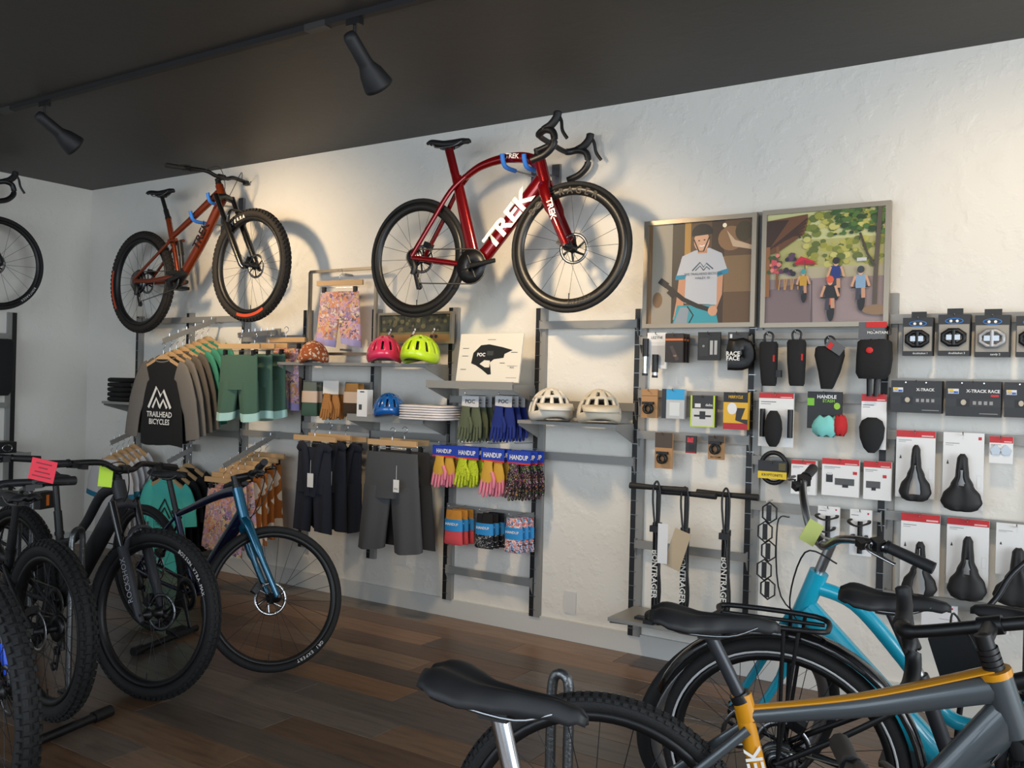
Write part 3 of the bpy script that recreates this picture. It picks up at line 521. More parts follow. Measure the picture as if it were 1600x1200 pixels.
# ---------------------------------------------------------------- wall shelving system
UX = [.7145 + .61 * i for i in range(11)]
def wall_x_off(X, px, py):       # how far off the wall the point on this pixel's ray is when it stands at wall station X
    r = ray(px, py); return -(CAM + r * ((X - CAM.x) / r.x)).y
def upright(X, z0, z1, label):
    b = MB(); h = z1 - z0; c = (z0 + z1) / 2; b.box((X - .015, -.014, c), (.03, .026, h), BLACK); b.box((X + .018, -.014, c), (.036, .028, h), GREYP)
    o = b.obj('shelf_upright'); tag(o, label, 'shelf upright', 'shelf uprights on the long wall')
    b = MB(); n = int(h / .075)
    for i in range(n): b.box((X - .008, -.0295, z0 + .04 + i * (h - .08) / n), (.036, .005, .003), STEEL)
    tag(b.obj('pins', o), kind='stuff'); return o
ups = [(495, 940), (490, 940), (492, 930), (485, 920), (484, 915), (481, 938), (482, 964), (483, 994), (333, 985), (459, 960), (440, 980)]
names = ['behind the folded black sweatshirts', 'behind the hanging raglan shirts', 'beside the green hanging shorts', 'beside the framed floral shorts', 'between the landscape picture and the framed shorts', 'between the olive gloves and the white shirt stack', 'below the front wheel of the red bicycle', 'beside the row of floor pumps and small boxes', 'between the two large pictures', 'beside the black pedal boxes', 'at the far end past the packaged saddles']
upx = [217, 291, 386, 488, 588, 714, 848, 1003, 1185, 1392, 1640]
for i in range(11): upright(UX[i], W(upx[i], ups[i][1] if i > 4 else 905 + 0 * i).z if i >= 5 else .27, W(upx[i], ups[i][0]).z, 'grey and black slotted shelf upright ' + names[i])
def rail(i, j, z, label, h=.042, off=.045, hooks=(), m=GREYP):      # cross rail between two uprights; hooks: wall stations
    x0, x1 = UX[i] + .012, UX[j] - .012; b = MB(); b.box(((x0 + x1) / 2, -off, z), (x1 - x0, .012, h), m)
    o = b.obj('cross_rail'); tag(o, 'grey cross rail ' + label, 'cross rail', 'cross rails of the shelving')
    for x in (x0 - .002, x1 + .002):
        MB().prism([(-.028, h / 2 + .006), (-off - .008, h / 2 + .006), (-off - .008, -h / 2), (-.028, -h / 2 - .045)], .004, GREYP, (x - .002, 0, z), (0, 1, 0), (0, 0, 1)).obj('end_bracket', o)
    for x, zz, L in hooks:
        MB().tube(smoothpath([(x, -off - .006, zz), (x, -off - L, zz + .004), (x, -off - L - .012, zz + .018)], 4), .0028, CHROME, 6, ref=(1, 0, 0)).obj('hook', o)
    return o
RZ = {}
def railpx(i, j, px, py, label, **k): z = W(px, py, .045).z; return rail(i, j, z, label, **k)
railpx(6, 7, 925, 507, 'below the red front wheel, above the white helmets'); railpx(6, 7, 925, 717, 'below the shelf of white helmets')
railpx(5, 6, 770, 901, 'lowest below the patterned socks')
railpx(6, 7, 925, 634, 'right behind the two white helmets')
railpx(0, 2, 300, 500, 'topmost above the hanging raglan shirts'); railpx(2, 3, 440, 529, 'behind the hanging green shorts'); railpx(2, 3, 410, 678, 'behind the wooden clip hangers')
railpx(1, 2, 340, 677, 'behind the hem of the raglan shirts')
railpx(7, 8, 1090, 862, 'behind the floor pumps')
def shelf(x0, x1, z, depth, label, lip=.0, th=.018):
    b = MB(); b.box(((x0 + x1) / 2, -.035 - depth / 2, z - th / 2), (x1 - x0, depth, th), GREYP)
    if lip: b.box(((x0 + x1) / 2, -.035 - depth, z - th / 2 + lip / 2 - .012), (x1 - x0, .012, lip + .012), GREYP)
    o = b.obj('wall_shelf'); tag(o, label, 'shelf', 'grey metal shelves')
    for x in (x0 + .004, x1 - .004): MB().prism([(-.02, -th), (-.035 - depth * .95, -th), (-.035 - depth * .95, -th - .012), (-.02, -th - .09)], .004, GREYP, (x - .002, 0, z), (0, 1, 0), (0, 0, 1)).obj('shelf_bracket', o)
    return o
def front_off(X, px, py): return wall_x_off(X, px, py)
# shelf heights from their front edges
S2d = front_off(UX[5], 668, 572) - .035; S2z = W(668, 568, S2d + .035).z
shelf(UX[3] - .02, UX[5] - .02, S2z, S2d, 'grey shelf carrying the pink and lime helmets')
S3d = front_off(UX[5], 666, 655) - .035; S3z = W(620, 654, S3d + .035).z
shelf(UX[4], UX[5] - .02, S3z, S3d, 'grey lipped shelf carrying the blue helmet and folded white shirts', lip=.03)
S4d = front_off(UX[6], 806, 604) - .035; S4z = W(740, 600, S4d + .035).z
shelf(UX[5], UX[6] - .02, S4z, S4d, 'grey lipped shelf carrying the helmet display card', lip=.03)
S5d = front_off(UX[7], 968, 668) - .035; S5z = W(890, 660, S5d + .035).z
shelf(UX[6], UX[7] - .02, S5z, S5d, 'grey shelf carrying the two white helmets')
S1z = W(175, 627, .3).z; shelf(UX[0] + .02, UX[1] - .03, S1z, .3, 'grey shelf carrying folded black sweatshirts')
S6z = W(1003, 962, .2).z; shelf(UX[7] + .01, UX[8] - .01, S6z, .30, 'low grey shelf carrying the floor pumps')
for q, d in (('S2', S2d), ('S3', S3d), ('S4', S4d), ('S5', S5d)): pass

# ---------------------------------------------------------------- goods: helpers
def package(name, label, cat, r, off, col, prints=(), texts=(), th=.012, group=None, rough=.45, edge=None):
    c, w, h = rect(*r, off); base = mat(col, rough); b = MB(); b.box((0, 0, 0), (w, th, h), base)
    if edge: b.box((w / 2 + .001, 0, 0), (.003, th * .98, h * .99), mat(edge, .5))
    o = b.obj(name, loc=c); tag(o, label, cat, group); o['w'] = w; o['h'] = h; f = -th / 2
    if prints:
        b = MB()
        for k, pr_ in enumerate(prints):
            pc = mat(pr_[-1], .45); pts = pr_[0] if isinstance(pr_[0], (list, tuple)) else [(pr_[0], pr_[1]), (pr_[2], pr_[1]), (pr_[2], pr_[3]), (pr_[0], pr_[3])]
            b.add([((u - .5) * w, f - .0006 - .00015 * k, (.5 - v) * h) for u, v in pts][::-1], [tuple(range(len(pts)))], pc, False)
        tag(b.obj('printed_panel', o), kind='stuff')
    for t in texts:
        s_, u, v, hh, tc = t[:5]; text(s_, hh * h, ((u - .5) * w, f - .0016, (.5 - v) * h), mat(tc, .5), o, bold=t[5] if len(t) > 5 else .01, sx=t[6] if len(t) > 6 else 1)
    return o, w, h, f
def ell(cx, cy, rx, ry, n=18, a0=0, a1=2 * pi): return [(cx + rx * cos(a0 + (a1 - a0) * i / n), cy + ry * sin(a0 + (a1 - a0) * i / n)) for i in range(n)]
def thick(pts, w, asp=1.):       # polyline -> outline polygon
    L, R = [], []
    for i, p in enumerate(pts):
        a = pts[max(i - 1, 0)]; b = pts[min(i + 1, len(pts) - 1)]; dx, dy = b[0] - a[0], (b[1] - a[1]) / asp; l = sqrt(dx * dx + dy * dy) or 1
        L.append((p[0] - dy / l * w, p[1] + dx / l * w * asp)); R.append((p[0] + dy / l * w, p[1] - dx / l * w * asp))
    return L + R[::-1]
def peg(o, w, h, L=None, z=None, tip=True):       # the display hook a package hangs on is drawn with it
    zz = h / 2 - .01 if z is None else z; L = -o.location.y - .0512 if L is None else L
    MB().tube(smoothpath([(0, L, zz), (0, -.015, zz), (0, -.028, zz + .012)], 4) if tip else [(0, L, zz), (0, 0, zz)], .0026, CHROME, 6, ref=(1, 0, 0)).obj('display_hook', o)

# ---------------------------------------------------------------- pictures
def picture(name, label, corners, off, prints, fw=.022):
    (x0, y0, x1, y1) = corners; c, w, h = rect(x0, y0, x1, y1, off); b = MB(); fm = mat((150, 140, 125), .35, .5, name='champagne_frame')
    for sx_, sz_, ww, hh in ((0, 1, w, fw), (0, -1, w, fw), (1, 0, fw, h - 2 * fw), (-1, 0, fw, h - 2 * fw)): b.box((sx_ * (w - fw) / 2, 0, sz_ * (h - fw) / 2), (ww, .03, hh), fm)
    b.box((0, .008, 0), (w - .01, .01, h - .01), SATIN); o = b.obj(name, loc=c); tag(o, label, 'picture', 'framed photographs'); iw, ih = w - 2 * fw, h - 2 * fw; b = MB()
    for k, (pts, col) in enumerate(prints): b.add([((u - .5) * iw, -.001 - .00005 * k, (.5 - v) * ih) for u, v in [(min(max(q[0], 0), 1), min(max(q[1], 0), 1)) for q in pts]][::-1], [tuple(range(len(pts)))], mat(col, .45), False)
    tag(b.obj('photograph', o), kind='stuff'); return o, iw, ih
R4 = lambda a, b, c, d: [(a, b), (c, b), (c, d), (a, d)]
rnd = random.Random(3)
pr1 = [(R4(0, 0, 1, 1), (92, 68, 46)), (R4(0, 0, .12, 1), (120, 92, 62)), (R4(.04, 0, .24, 1), (150, 142, 128)), (R4(.24, 0, .38, 1), (62, 54, 44)), (R4(.36, 0, .42, .6), (176, 130, 60)), (R4(.62, 0, .74, 1), (60, 44, 32)), (R4(.74, .35, 1, .7), (128, 100, 68)), (R4(.74, .7, 1, 1), (98, 72, 46)),
       (ell(.80, .18, .12, .12), (140, 104, 70)), (ell(.92, .12, .08, .10), (70, 58, 36)), ([(.76, .10), (.84, .2), (1, .26), (1, .3), (.82, .26)], (200, 170, 140)), (ell(.74, .05, .02, .022), (250, 235, 200)), (ell(.10, .76, .05, .08), (120, 90, 60)),
       ([(.33, .35), (.29, .78), (.26, .96), (.34, .96), (.40, .55)], (196, 140, 106)), ([(.62, .35), (.74, .36), (.73, .72), (.66, .92), (.60, .88), (.66, .70)], (198, 144, 110)),
       ([(.30, .82), (.66, .82), (.70, 1), (.26, 1)], (52, 150, 165)), ([(.34, .33), (.46, .28), (.60, .26), (.72, .32), (.78, .50), (.68, .54), (.68, .82), (.37, .80), (.38, .52), (.28, .55)], (188, 190, 196)),
       ([(.28, .52), (.385, .515), (.37, .56), (.275, .565)], (30, 130, 160)), ([(.68, .50), (.785, .47), (.785, .515), (.68, .55)], (30, 130, 160)), (R4(.49, .22, .58, .31), (190, 136, 104)), (ell(.525, .19, .075, .10), (214, 164, 132)), (ell(.53, .105, .10, .085, 18, pi, 2 * pi) + [(.63, .125), (.43, .14)], (22, 22, 24)),
       (ell(.50, .185, .010, .006), (60, 40, 30)), (ell(.552, .18, .010, .006), (60, 40, 30)), (thick([(.505, .235), (.53, .242), (.555, .232)], .006), (235, 225, 220)), (thick([(.45, .17), (.50, .29), (.545, .29), (.60, .15)], .006), (25, 25, 25)),
       (thick([(.44, .48), (.515, .40), (.55, .45), (.575, .41), (.64, .47)], .006), (40, 70, 90)), (thick([(.47, .48), (.515, .435), (.55, .48)], .005), (40, 70, 90)), (thick([(.55, .48), (.578, .445), (.61, .475)], .005), (40, 70, 90)),
       ([(.33, .84), (.42, .84), (.40, 1), (.27, 1)], (140, 150, 160)), (thick([(.12, .56), (.24, .66), (.36, .76), (.50, .83), (.62, .87)], .022), (34, 28, 24)), (thick([(.12, .56), (.20, .62)], .03), (20, 20, 20)), (thick([(.22, .66), (.28, .72)], .04), (40, 32, 28)), (thick([(.40, .83), (.46, .92), (.42, 1)], .006), (30, 24, 20)), (ell(.645, .88, .045, .05), (206, 152, 120))]
o, iw, ih = picture('framed_photograph', 'framed photograph of a helmeted cyclist in a pale tee holding a handlebar', (1007, 340, 1182, 512), .07, pr1)
for s_, v in (('THE TRAILHEAD BICYCLES', .515), ('HAILEY, ID', .555)): text(s_, .0165, ((.545 - .5) * iw, -.0065, (.5 - v) * ih), mat((60, 80, 95), .5), o)
pr2 = [(R4(0, 0, 1, 1), (176, 172, 110)), (R4(0, 0, 1, .25), (196, 196, 140)), (R4(0, .50, 1, .62), (178, 168, 140)), (R4(0, .60, 1, 1), (150, 132, 132)), ([(0, .70), (.38, .62), (.40, 1), (0, 1)], (122, 104, 106)), ([(.395, .62), (.405, .62), (.415, 1), (.395, 1)], (100, 84, 86))]
for k in range(150):
    u, v = rnd.uniform(.33, 1), rnd.uniform(.0, .5); q = rnd.uniform(.015, .045); pr2.append((ell(u, v, q, q * .8, 9), rnd.choice([(150, 150, 60), (118, 128, 50), (178, 172, 84), (196, 190, 110), (96, 108, 48)])))
for k in range(90): u, v = rnd.uniform(.58, 1), rnd.uniform(-.02, .22); q = rnd.uniform(.012, .035); pr2.append((ell(u, v, q, q * .75, 8), rnd.choice([(52, 84, 34), (74, 108, 44), (40, 62, 28)])))
pr2 += [([(0, .06), (.36, .02), (.36, .08), (.33, .2), (.12, .34), (0, .38)], (104, 66, 40)), ([(0, .06), (.2, .06), (.04, .3), (0, .3)], (58, 36, 24))] + [(thick([(.02 + k * .05, .33 - k * .03), (.36 - k * .012, .06 + k * .035)], .008), (62, 38, 24)) for k in range(6)]
pr2 += [(R4(0, .3, .035, .76), (140, 92, 50)), (R4(.09, .3, .115, .68), (128, 84, 48))]
for k in range(40): u, v = rnd.uniform(0, .26), rnd.uniform(.38, .56); q = rnd.uniform(.012, .03); pr2.append((ell(u, v, q, q, 7), rnd.choice([(200, 80, 90), (220, 130, 120), (60, 80, 40), (90, 50, 80)] if u < .14 else [(90, 60, 90), (40, 36, 50), (70, 80, 50)])))
pr2 += [([(.25, .46), (.31, .40), (.45, .46)], (200, 30, 60)), ([(.25, .475), (.34, .43), (.46, .48)], (176, 24, 50)), (thick([(.345, .44), (.35, .62)], .004), (90, 60, 50))]
for k in range(3): pr2.append((thick([(.12 + k * .06, .70), (.13 + k * .06, .60), (.17 + k * .06, .60), (.17 + k * .06, .70)], .005), (190, 140, 80)))
pr2 += [(thick([(.93, .85), (.935, .55), (.96, .0)], .018), (84, 74, 62)), (thick([(.93, .52), (.86, .40), (.80, .22)], .010), (70, 60, 48)), (ell(.95, .90, .12, .045), (140, 112, 84)), (R4(.78, .44, .86, .47), (200, 200, 200))]
def rider(u, v, s, shirt, helmet, bikec):
    w = s * .5
    return [(ell(u + .01 * s, v + .26 * s, .022 * s * 2, .14 * s), (24, 24, 26)), (thick([(u, v + .1 * s), (u + .005, v + .2 * s)], .014 * s), bikec), (thick([(u - .025 * s, v + .12 * s), (u - .03 * s, v + .26 * s)], .022 * s), (60, 60, 70)), (thick([(u + .03 * s, v + .12 * s), (u + .035 * s, v + .24 * s)], .022 * s), (196, 146, 116)), (thick([(u - .10 * s, v + .115 * s), (u + .10 * s, v + .10 * s)], .008 * s), (26, 26, 28)),
            ([(u - .06 * s, v - .04 * s), (u + .06 * s, v - .04 * s), (u + .055 * s, v + .12 * s), (u - .055 * s, v + .12 * s)], shirt), (thick([(u - .06 * s, v - .03 * s), (u - .10 * s, v + .10 * s)], .014 * s), (206, 156, 124)), (thick([(u + .06 * s, v - .03 * s), (u + .10 * s, v + .10 * s)], .014 * s), (206, 156, 124)), (ell(u, v - .08 * s, .03 * s, .045 * s), (214, 164, 132)), (ell(u, v - .105 * s, .042 * s, .045 * s), helmet)]
pr2 += rider(.335, .60, .56, (196, 150, 50), (70, 150, 150), (120, 80, 60)) + rider(.61, .53, .70, (30, 50, 120), (40, 36, 40), (60, 60, 60)) + rider(.815, .62, .72, (130, 160, 190), (50, 60, 66), (50, 70, 90)) + rider(.565, .70, .74, (30, 30, 32), (220, 90, 60), (200, 80, 40))
picture('framed_photograph', 'framed photograph of four people cycling on a paved street', (1191, 322, 1391, 511), .07, pr2)
pr3 = [(R4(0, 0, 1, 1), (62, 62, 48)), (R4(0, .70, 1, 1), (178, 130, 72)), (R4(0, .66, 1, .74), (128, 116, 70))]
for k in range(70): u, v = rnd.uniform(0, 1), rnd.uniform(0, .62); q = rnd.uniform(.02, .06); pr3.append((ell(u, v, q * .6, q * 1.6, 8), rnd.choice([(48, 50, 38), (74, 76, 52), (98, 94, 64), (38, 40, 32), (112, 104, 70)])))
for u, c_ in ((.15, (190, 190, 195)), (.5, (200, 205, 210)), (.77, (150, 140, 120))): pr3 += [(ell(u - .03, .82, .022, .07, 10), (40, 36, 32)), (ell(u + .03, .82, .022, .07, 10), (40, 36, 32)), (thick([(u - .02, .74), (u, .62)], .014), c_), (ell(u + .01, .56, .012, .045, 10), (220, 220, 222)), (thick([(u - .03, .8), (u + .02, .72)], .006), (150, 70, 40))]
picture('framed_photograph', 'small wide framed photograph of cyclists passing dark trees', (592, 488, 708, 537), .07, pr3, .014)
# metal display frame holding floral shorts
c, w, h = rect(484, 422, 587, 553, .09); b = MB()
for sx_, sz_, ww, hh in ((0, 1, w, .018), (0, -1, w, .018), (1, 0, .018, h), (-1, 0, .018, h)): b.box((sx_ * w / 2, 0, sz_ * h / 2), (ww, .02, hh), mat((150, 142, 130), .35, .6))
for zz in (h * .45, -h * .45): b.box((0, .04, zz), (.03, .07, .012), GREYP)
tag(b.obj('display_stand', loc=c), 'open metal display frame around the floral shorts', 'frame')

# ---------------------------------------------------------------- clothes
CLIP = mat((40, 40, 42), .4, .5, name='clip_metal')
def cloth(col): return mat(col, .9, bump=.12, bscale=500)
def tee(label, loc, body, sleeve, L=.60, hw=.225, rz=0., sl=.24, group=None, seed=0, cuff=None, cat='shirt', tilt=0.):
    rg = random.Random(seed); X = Matrix.Translation(loc) @ Matrix.Rotation(rz, 4, 'Z') @ Matrix.Rotation(tilt, 4, 'Y'); root = empty('hanging_shirt', X, label, cat, group); n = 30; rings = []; ph = rg.uniform(0, 6); k1 = rg.choice((2, 3))
    for v in (0, .03, .09, .16, .3, .45, .6, .75, .9, 1):
        w_ = table(v, [(0, .075), (.03, .10), (.10, hw * .95), (.2, hw * .93), (1, hw * 1.06)]); d = table(v, [(0, .012), (.1, .014), (1, .016)])
        rings.append([Vector((w_ * cos(a), d * sin(a) + 0.004 * v * sin(k1 * 2.2 * cos(a) + ph + v), -L * v + .008 * v * sin(3 * a + ph))) for a in [2 * pi * j / n for j in range(n)]])
    MB().loft(rings, body, cap=True).obj('body', root)
    for s in (-1, 1):
        q = [Vector((s * hw * .72, 0, -.085)), Vector((s * hw * 1.0, 0, -.13)), Vector((s * (hw + sl * .22), -.002, -.13 - sl * .55)), Vector((s * (hw + sl * .30), -.003, -.13 - sl))]
        so = MB().tube(smoothpath(q, 4), [(.014, .085)] * 4 + [(.014, .08)] * 4 + [(.014, .07)] * 5, sleeve, 14, ref=(0, 1, 0)).obj('sleeve', root)
        if cuff: d = (q[3] - q[2]).normalized(); MB().tube([q[3] - d * .035, q[3] + d * .002], (.016, .073), cuff, 14).obj('cuff', so)
    MB().tube([(.078 * cos(a), .012 * sin(a), .002 - .022 * max(0, -sin(a))) for a in [2 * pi * j / 18 for j in range(18)]], .006, sleeve, 6, closed=True).obj('collar', root); return root
HANG = None
def hanger(label, loc, rz=0, group='wooden clothes hangers'):
    global HANG
    X = Matrix.Translation(loc) @ Matrix.Rotation(rz, 4, 'Z')
    if HANG is None:
        o = MB().prism([(-.21, -.085), (-.2, -.065), (-.1, -.025), (-.02, .012), (.02, .012), (.1, -.025), (.2, -.065), (.21, -.085), (.19, -.095), (.09, -.055), (0, -.03), (-.09, -.055), (-.19, -.095)], .014, WOOD, (0, .007, 0)).obj('wooden_hanger', X=X)
        MB().tube(smoothpath([(0, 0, .01), (0, 0, .05), (.018, 0, .065), (.016, 0, .085), (-.004, 0, .092), (-.018, 0, .08)], 4), .002, CHROME, 6).obj('hanger_hook', o); HANG = o
    else: o = dup(HANG, X)
    return tag(o, label, 'hanger', group)
CLIPH = None
def cliphanger(label, loc, rz=0, group='wooden clip hangers', w=.36):
    global CLIPH
    X = Matrix.Translation(loc) @ Matrix.Rotation(rz, 4, 'Z')
    if CLIPH is None:
        o = MB().box((0, 0, 0), (w, .014, .032), WOOD).obj('clip_hanger', X=X)
        MB().tube(smoothpath([(0, 0, .014), (0, 0, .045), (.018, 0, .06), (.016, 0, .08), (-.004, 0, .087), (-.018, 0, .075)], 4), .002, CHROME, 6).obj('hanger_hook', o)
        MB().tube([(-w * .42, 0, -.03), (w * .42, 0, -.03)], .0022, CHROME, 6).obj('clip_rod', o)
        for s in (-1, 1): MB().box((s * w * .34, 0, -.042), (.022, .02, .036), CLIP).obj('clip', o)
        CLIPH = o
    else: o = dup(CLIPH, X)
    return tag(o, label, 'hanger', group)
def shorts(label, loc, m, L=.42, hw=.17, rz=0., cuff=None, group=None, seed=0, flare=1.15, split=.52, cat='shorts', d=.028, bib=None, skirt=False):
    rg = random.Random(seed); X = Matrix.Translation(loc) @ Matrix.Rotation(rz, 4, 'Z'); root = empty('hanging_shorts' if not skirt else 'hanging_skirt', X, label, cat, group); n = 26; ph = rg.uniform(0, 6)
    def ring(cx, w_, dd, z, v, k=5): return [Vector((cx + w_ * cos(a), dd * sin(a) + .010 * v * sin(k * cos(a) + ph), z + .012 * v * cos(a + ph))) for a in [2 * pi * j / n for j in range(n)]]
    zs = (0, .06, .2, .35, split); end = 1. if skirt else split
    MB().loft([ring(0, hw * (1 + (flare - 1) * v), d * (.5 + v), -L * v, v * 1.3, 9 if skirt else 5) for v in (zs if not skirt else (0, .08, .3, .5, .75, 1))], m).obj('body', root)
    if not skirt:
        for s in (-1, 1):
            LR = lambda v, k=1.: ring(s * (hw * (1 + (flare - 1) * v) + .07 * max(0, v - split)) / 2, k * (hw * (1 + (flare - 1) * v) - .07 * max(0, v - split)) / 2, d * (.5 + v) * .9 * k, -L * v, v); b = MB(); b.loft([LR(v) for v in (split - .12, split, split + .15, .8, 1 - (.12 if cuff else 0))], m); lg = b.obj('leg', root)
            if cuff: MB().loft([LR(v, 1.03) for v in (.88, 1)], cuff).obj('cuff', lg)
    if bib:
        for s in (-1, 1): MB().tube(smoothpath([(s * hw * .95, 0, -.02), (s * hw * .8, -.01, .0), (s * hw * .45, -.02, -.02), (s * .02, -.03, -.30)], 5), (.012, .028), m, 8, ref=(0, 1, 0)).obj('strap', root)
    return root
def swing_tag(loc, label, col=(232, 230, 225), w=.045, h=.075, rz=0, txt=None, par=None):
    o = MB().box((0, 0, -h / 2 - .08), (w, .0015, h), mat(col, .6)).obj('swing_tag', X=Matrix.Translation(loc) @ Matrix.Rotation(rz, 4, 'Z')); tag(o, label, 'tag')
    MB().tube([(0, 0, 0), (0, 0, -.085)], .0012, WHITE, 4).obj('tag_string', o)
    if txt: text(txt, .014, (0, -.0012, -h - .062), PRINTK, o, bold=.02)
    return o
def arm(label, wpx, wpy, fpx, fpy, z_off=.0, off0=.05):
    a = W(wpx, wpy, off0); of = wall_x_off(a.x, fpx, fpy); r = ray(fpx, fpy); z = (CAM + r * ((-of - CAM.y) / r.y)).z
    e = Vector((a.x, -of, z)); b = MB(); d = e - a; rot = Vector((0, 1, 0)).rotation_difference(-d.normalized()).to_matrix()
    b.box((a + e) / 2, (.008, d.length, .034), GREYP, rot); b.box(a + Vector((0, .012, 0)), (.05, .014, .05), GREYP); o = b.obj('garment_rail'); tag(o, label.replace('display arm', 'garment rail'), 'garment rail', 'sloping garment rails')
    for i in range(6): q = a + d * ((i + .6) / 6.3); MB().tube([q + Vector((0, 0, .015)), q + Vector((0, 0, .035))], .004, CHROME, 6, ref=(1, 0, 0)).obj('stud', o)
    return a, d
BLKC, GRYC, TEALC, BRN, NVY, MINT = cloth((17, 17, 19)), cloth((112, 106, 100)), cloth((62, 140, 118)), cloth((92, 84, 76)), cloth((26, 30, 42)), cloth((84, 200, 186))
a, d = arm('grey display arm with the raglan and teal shirts', 338, 500, 255, 533)
for i in range(8):
    q = a + d * (.99 - i * .118); q = q - Vector((0, 0, .105)); nm = ['frontmost of the raglan shirts', 'second of the raglan shirts', 'third of the raglan shirts', 'fourth of the raglan shirts', 'behind the raglan shirts, first of the teal', 'behind the raglan shirts, second of the teal', 'third of the teal shirts', 'last of the teal shirts by the wall'][i]
    hanger('wooden hanger of the shirt ' + nm, q)
    body = [BLKC, BLKC, BRN, BRN, TEALC, TEALC, TEALC, TEALC][i]; slv = [GRYC, GRYC, BRN, BRN, TEALC, TEALC, TEALC, TEALC][i]
    t_ = tee(['black and grey raglan shirt with white mountain print', 'black and grey raglan shirt right behind the printed one', 'brown grey raglan shirt', 'brown grey raglan shirt next to the teal ones', 'teal shirt next to the brown ones', 'teal shirt, second from the brown ones', 'teal shirt, third from the brown ones', 'teal shirt closest to the wall'][i], q + Vector((0, 0, -.02)), body, slv, L=.58, hw=.215, sl=.40 if i < 4 else .2, seed=i, group='shirts on the upper display arm')
    if i == 0:
        b = MB(); y = -.022
        for pts, wd in (([(-.12, -.33), (-.035, -.19), (.01, -.25), (.04, -.21), (.12, -.33)], .011), ([(-.075, -.33), (-.035, -.265), (.0, -.32)], .010), ([(.0, -.33), (.04, -.275), (.08, -.33)], .010)):
            pl = thick([(x_, z_) for x_, z_ in pts], wd); b.add([(x_, y, z_) for x_, z_ in pl], [tuple(range(len(pl)))], INKW, False)
        b.obj('mountain_print', t_)
        for s_, zz in (('TRAILHEAD', -.375), ('BICYCLES', -.425)): text(s_, .052, (0, y, zz), INKW, t_, bold=.02)
a, d = arm('short grey display arm with green shorts', 432, 519, 372, 524)
GRN = cloth((70, 100, 84)); MINTC = cloth((176, 214, 206))
for i, (px, py, rz) in enumerate(((374, 541, .08), (398, 541, .05), (420, 540, .0))):
    q = W(px, py, .40 - .10 * i); cliphanger('clip hanger of the green shorts, ' + ['outermost', 'middle', 'innermost'][i], q, rz)
    shorts('green cycling shorts with mint cuffs, ' + ['outermost on their arm', 'middle on their arm', 'innermost on their arm'][i], q - Vector((0, 0, .055)), GRN, L=.42, hw=.16, cuff=MINTC, rz=rz, seed=i, group='green shorts on a display arm')
q = W(447, 531, .115); cliphanger('clip hanger of the pink floral shorts beside the green ones', q, 0); shorts('pink floral shorts with lilac cuffs beside the green shorts', q - Vector((0, 0, .055)), FLORAL, L=.40, hw=.115, d=.014, cuff=cloth((150, 140, 190)), rz=0, seed=5)
a, d = arm('lower grey display arm with white shirts', 225, 668, 173, 692)
for i in range(5):
    q = a + d * (.98 - i * .17) - Vector((0, 0, .105)); nm = ['first', 'second', 'third', 'fourth', 'fifth'][i] + ' from the outer end'
    hanger('wooden hanger of a pale shirt, ' + nm, q); tee('pale grey shirt with blue cuffs, ' + nm + ' of its arm', q - Vector((0, 0, .02)), cloth((200, 196, 196)), cloth((196, 192, 192)), L=.62, hw=.18, sl=.15, seed=20 + i, cuff=cloth((30, 110, 140)), group='pale shirts on the lower arm')
a, d = arm('small grey display arm with black shirts', 302, 700, 262, 722)
for i in range(4):
    q = a + d * (.98 - i * .27) - Vector((0, 0, .105)); nm = ['outermost', 'second', 'third', 'innermost'][i]
    hanger('wooden hanger of the ' + ('mint shirt' if i == 0 else nm + ' black shirt'), q)
    t_ = tee('mint green shirt with dark mountain print' if i == 0 else 'plain black shirt, ' + nm + ' behind the mint one', q - Vector((0, 0, .02)), MINT if i == 0 else BLKC, MINT if i == 0 else BLKC, L=.68, hw=.215, sl=.18, seed=30 + i, group=None if i == 0 else 'plain black shirts')
    if i == 0:
        b = MB()
        for pts in ([(-.10, -.27), (0, -.14), (.10, -.27)], [(-.06, -.27), (0, -.20), (.06, -.27)]): pl = thick(pts, .008); b.add([(x_, -.022, z_) for x_, z_ in pl], [tuple(range(len(pl)))], PRINTK, False)
        b.obj('mountain_print', t_)
        for s_, zz in (('TRAILHEAD', -.32), ('BICYCLES', -.37)): text(s_, .04, (0, -.022, zz), PRINTK, t_, bold=.01)
a, d = arm('long grey display arm with floral skirts', 430, 680, 350, 728)
for i in range(7):
    q = a + d * (1.0 - i * .135) - Vector((0, 0, .095)); fl = i < 3; nm = ['outermost', 'second', 'third', 'first ochre', 'second ochre', 'third ochre', 'innermost ochre'][i]
    cliphanger('clip hanger of the %s skirt' % (nm + (' floral' if fl else '')), q)
    shorts(('pink floral skirt, ' if fl else 'ochre skirt with white flowers, ') + nm.replace(' ochre', '') + ' on its arm', q - Vector((0, 0, .055)), FLORAL if fl else DAISY, L=.40 if fl else .46, hw=.15, flare=1.35 if fl else 1.15, skirt=True, seed=40 + i, cat='skirt', group='floral skirts' if fl else 'ochre flowered skirts')
for k, (px, py, of, lb) in enumerate(((492, 685, .30, 'outer'), (515, 682, .2, 'middle'), (540, 685, .12, 'inner'))):
    q = W(px, py, of); cliphanger('clip hanger of the ' + lb + ' dark bib shorts', q); o = shorts('dark navy bib shorts, ' + lb + ' of three', q - Vector((0, 0, .055)), NVY, L=.52, hw=.14, flare=1.1, split=.55, seed=60 + k, bib=True, group='navy bib shorts')
    if k < 2: swing_tag(q + Vector((.03 + .03 * k, -.06, -.13)), 'white swing tag on the ' + lb + ' bib shorts', h=.085, w=.05)
DGR, BGR = cloth((74, 75, 78)), cloth((40, 40, 42))
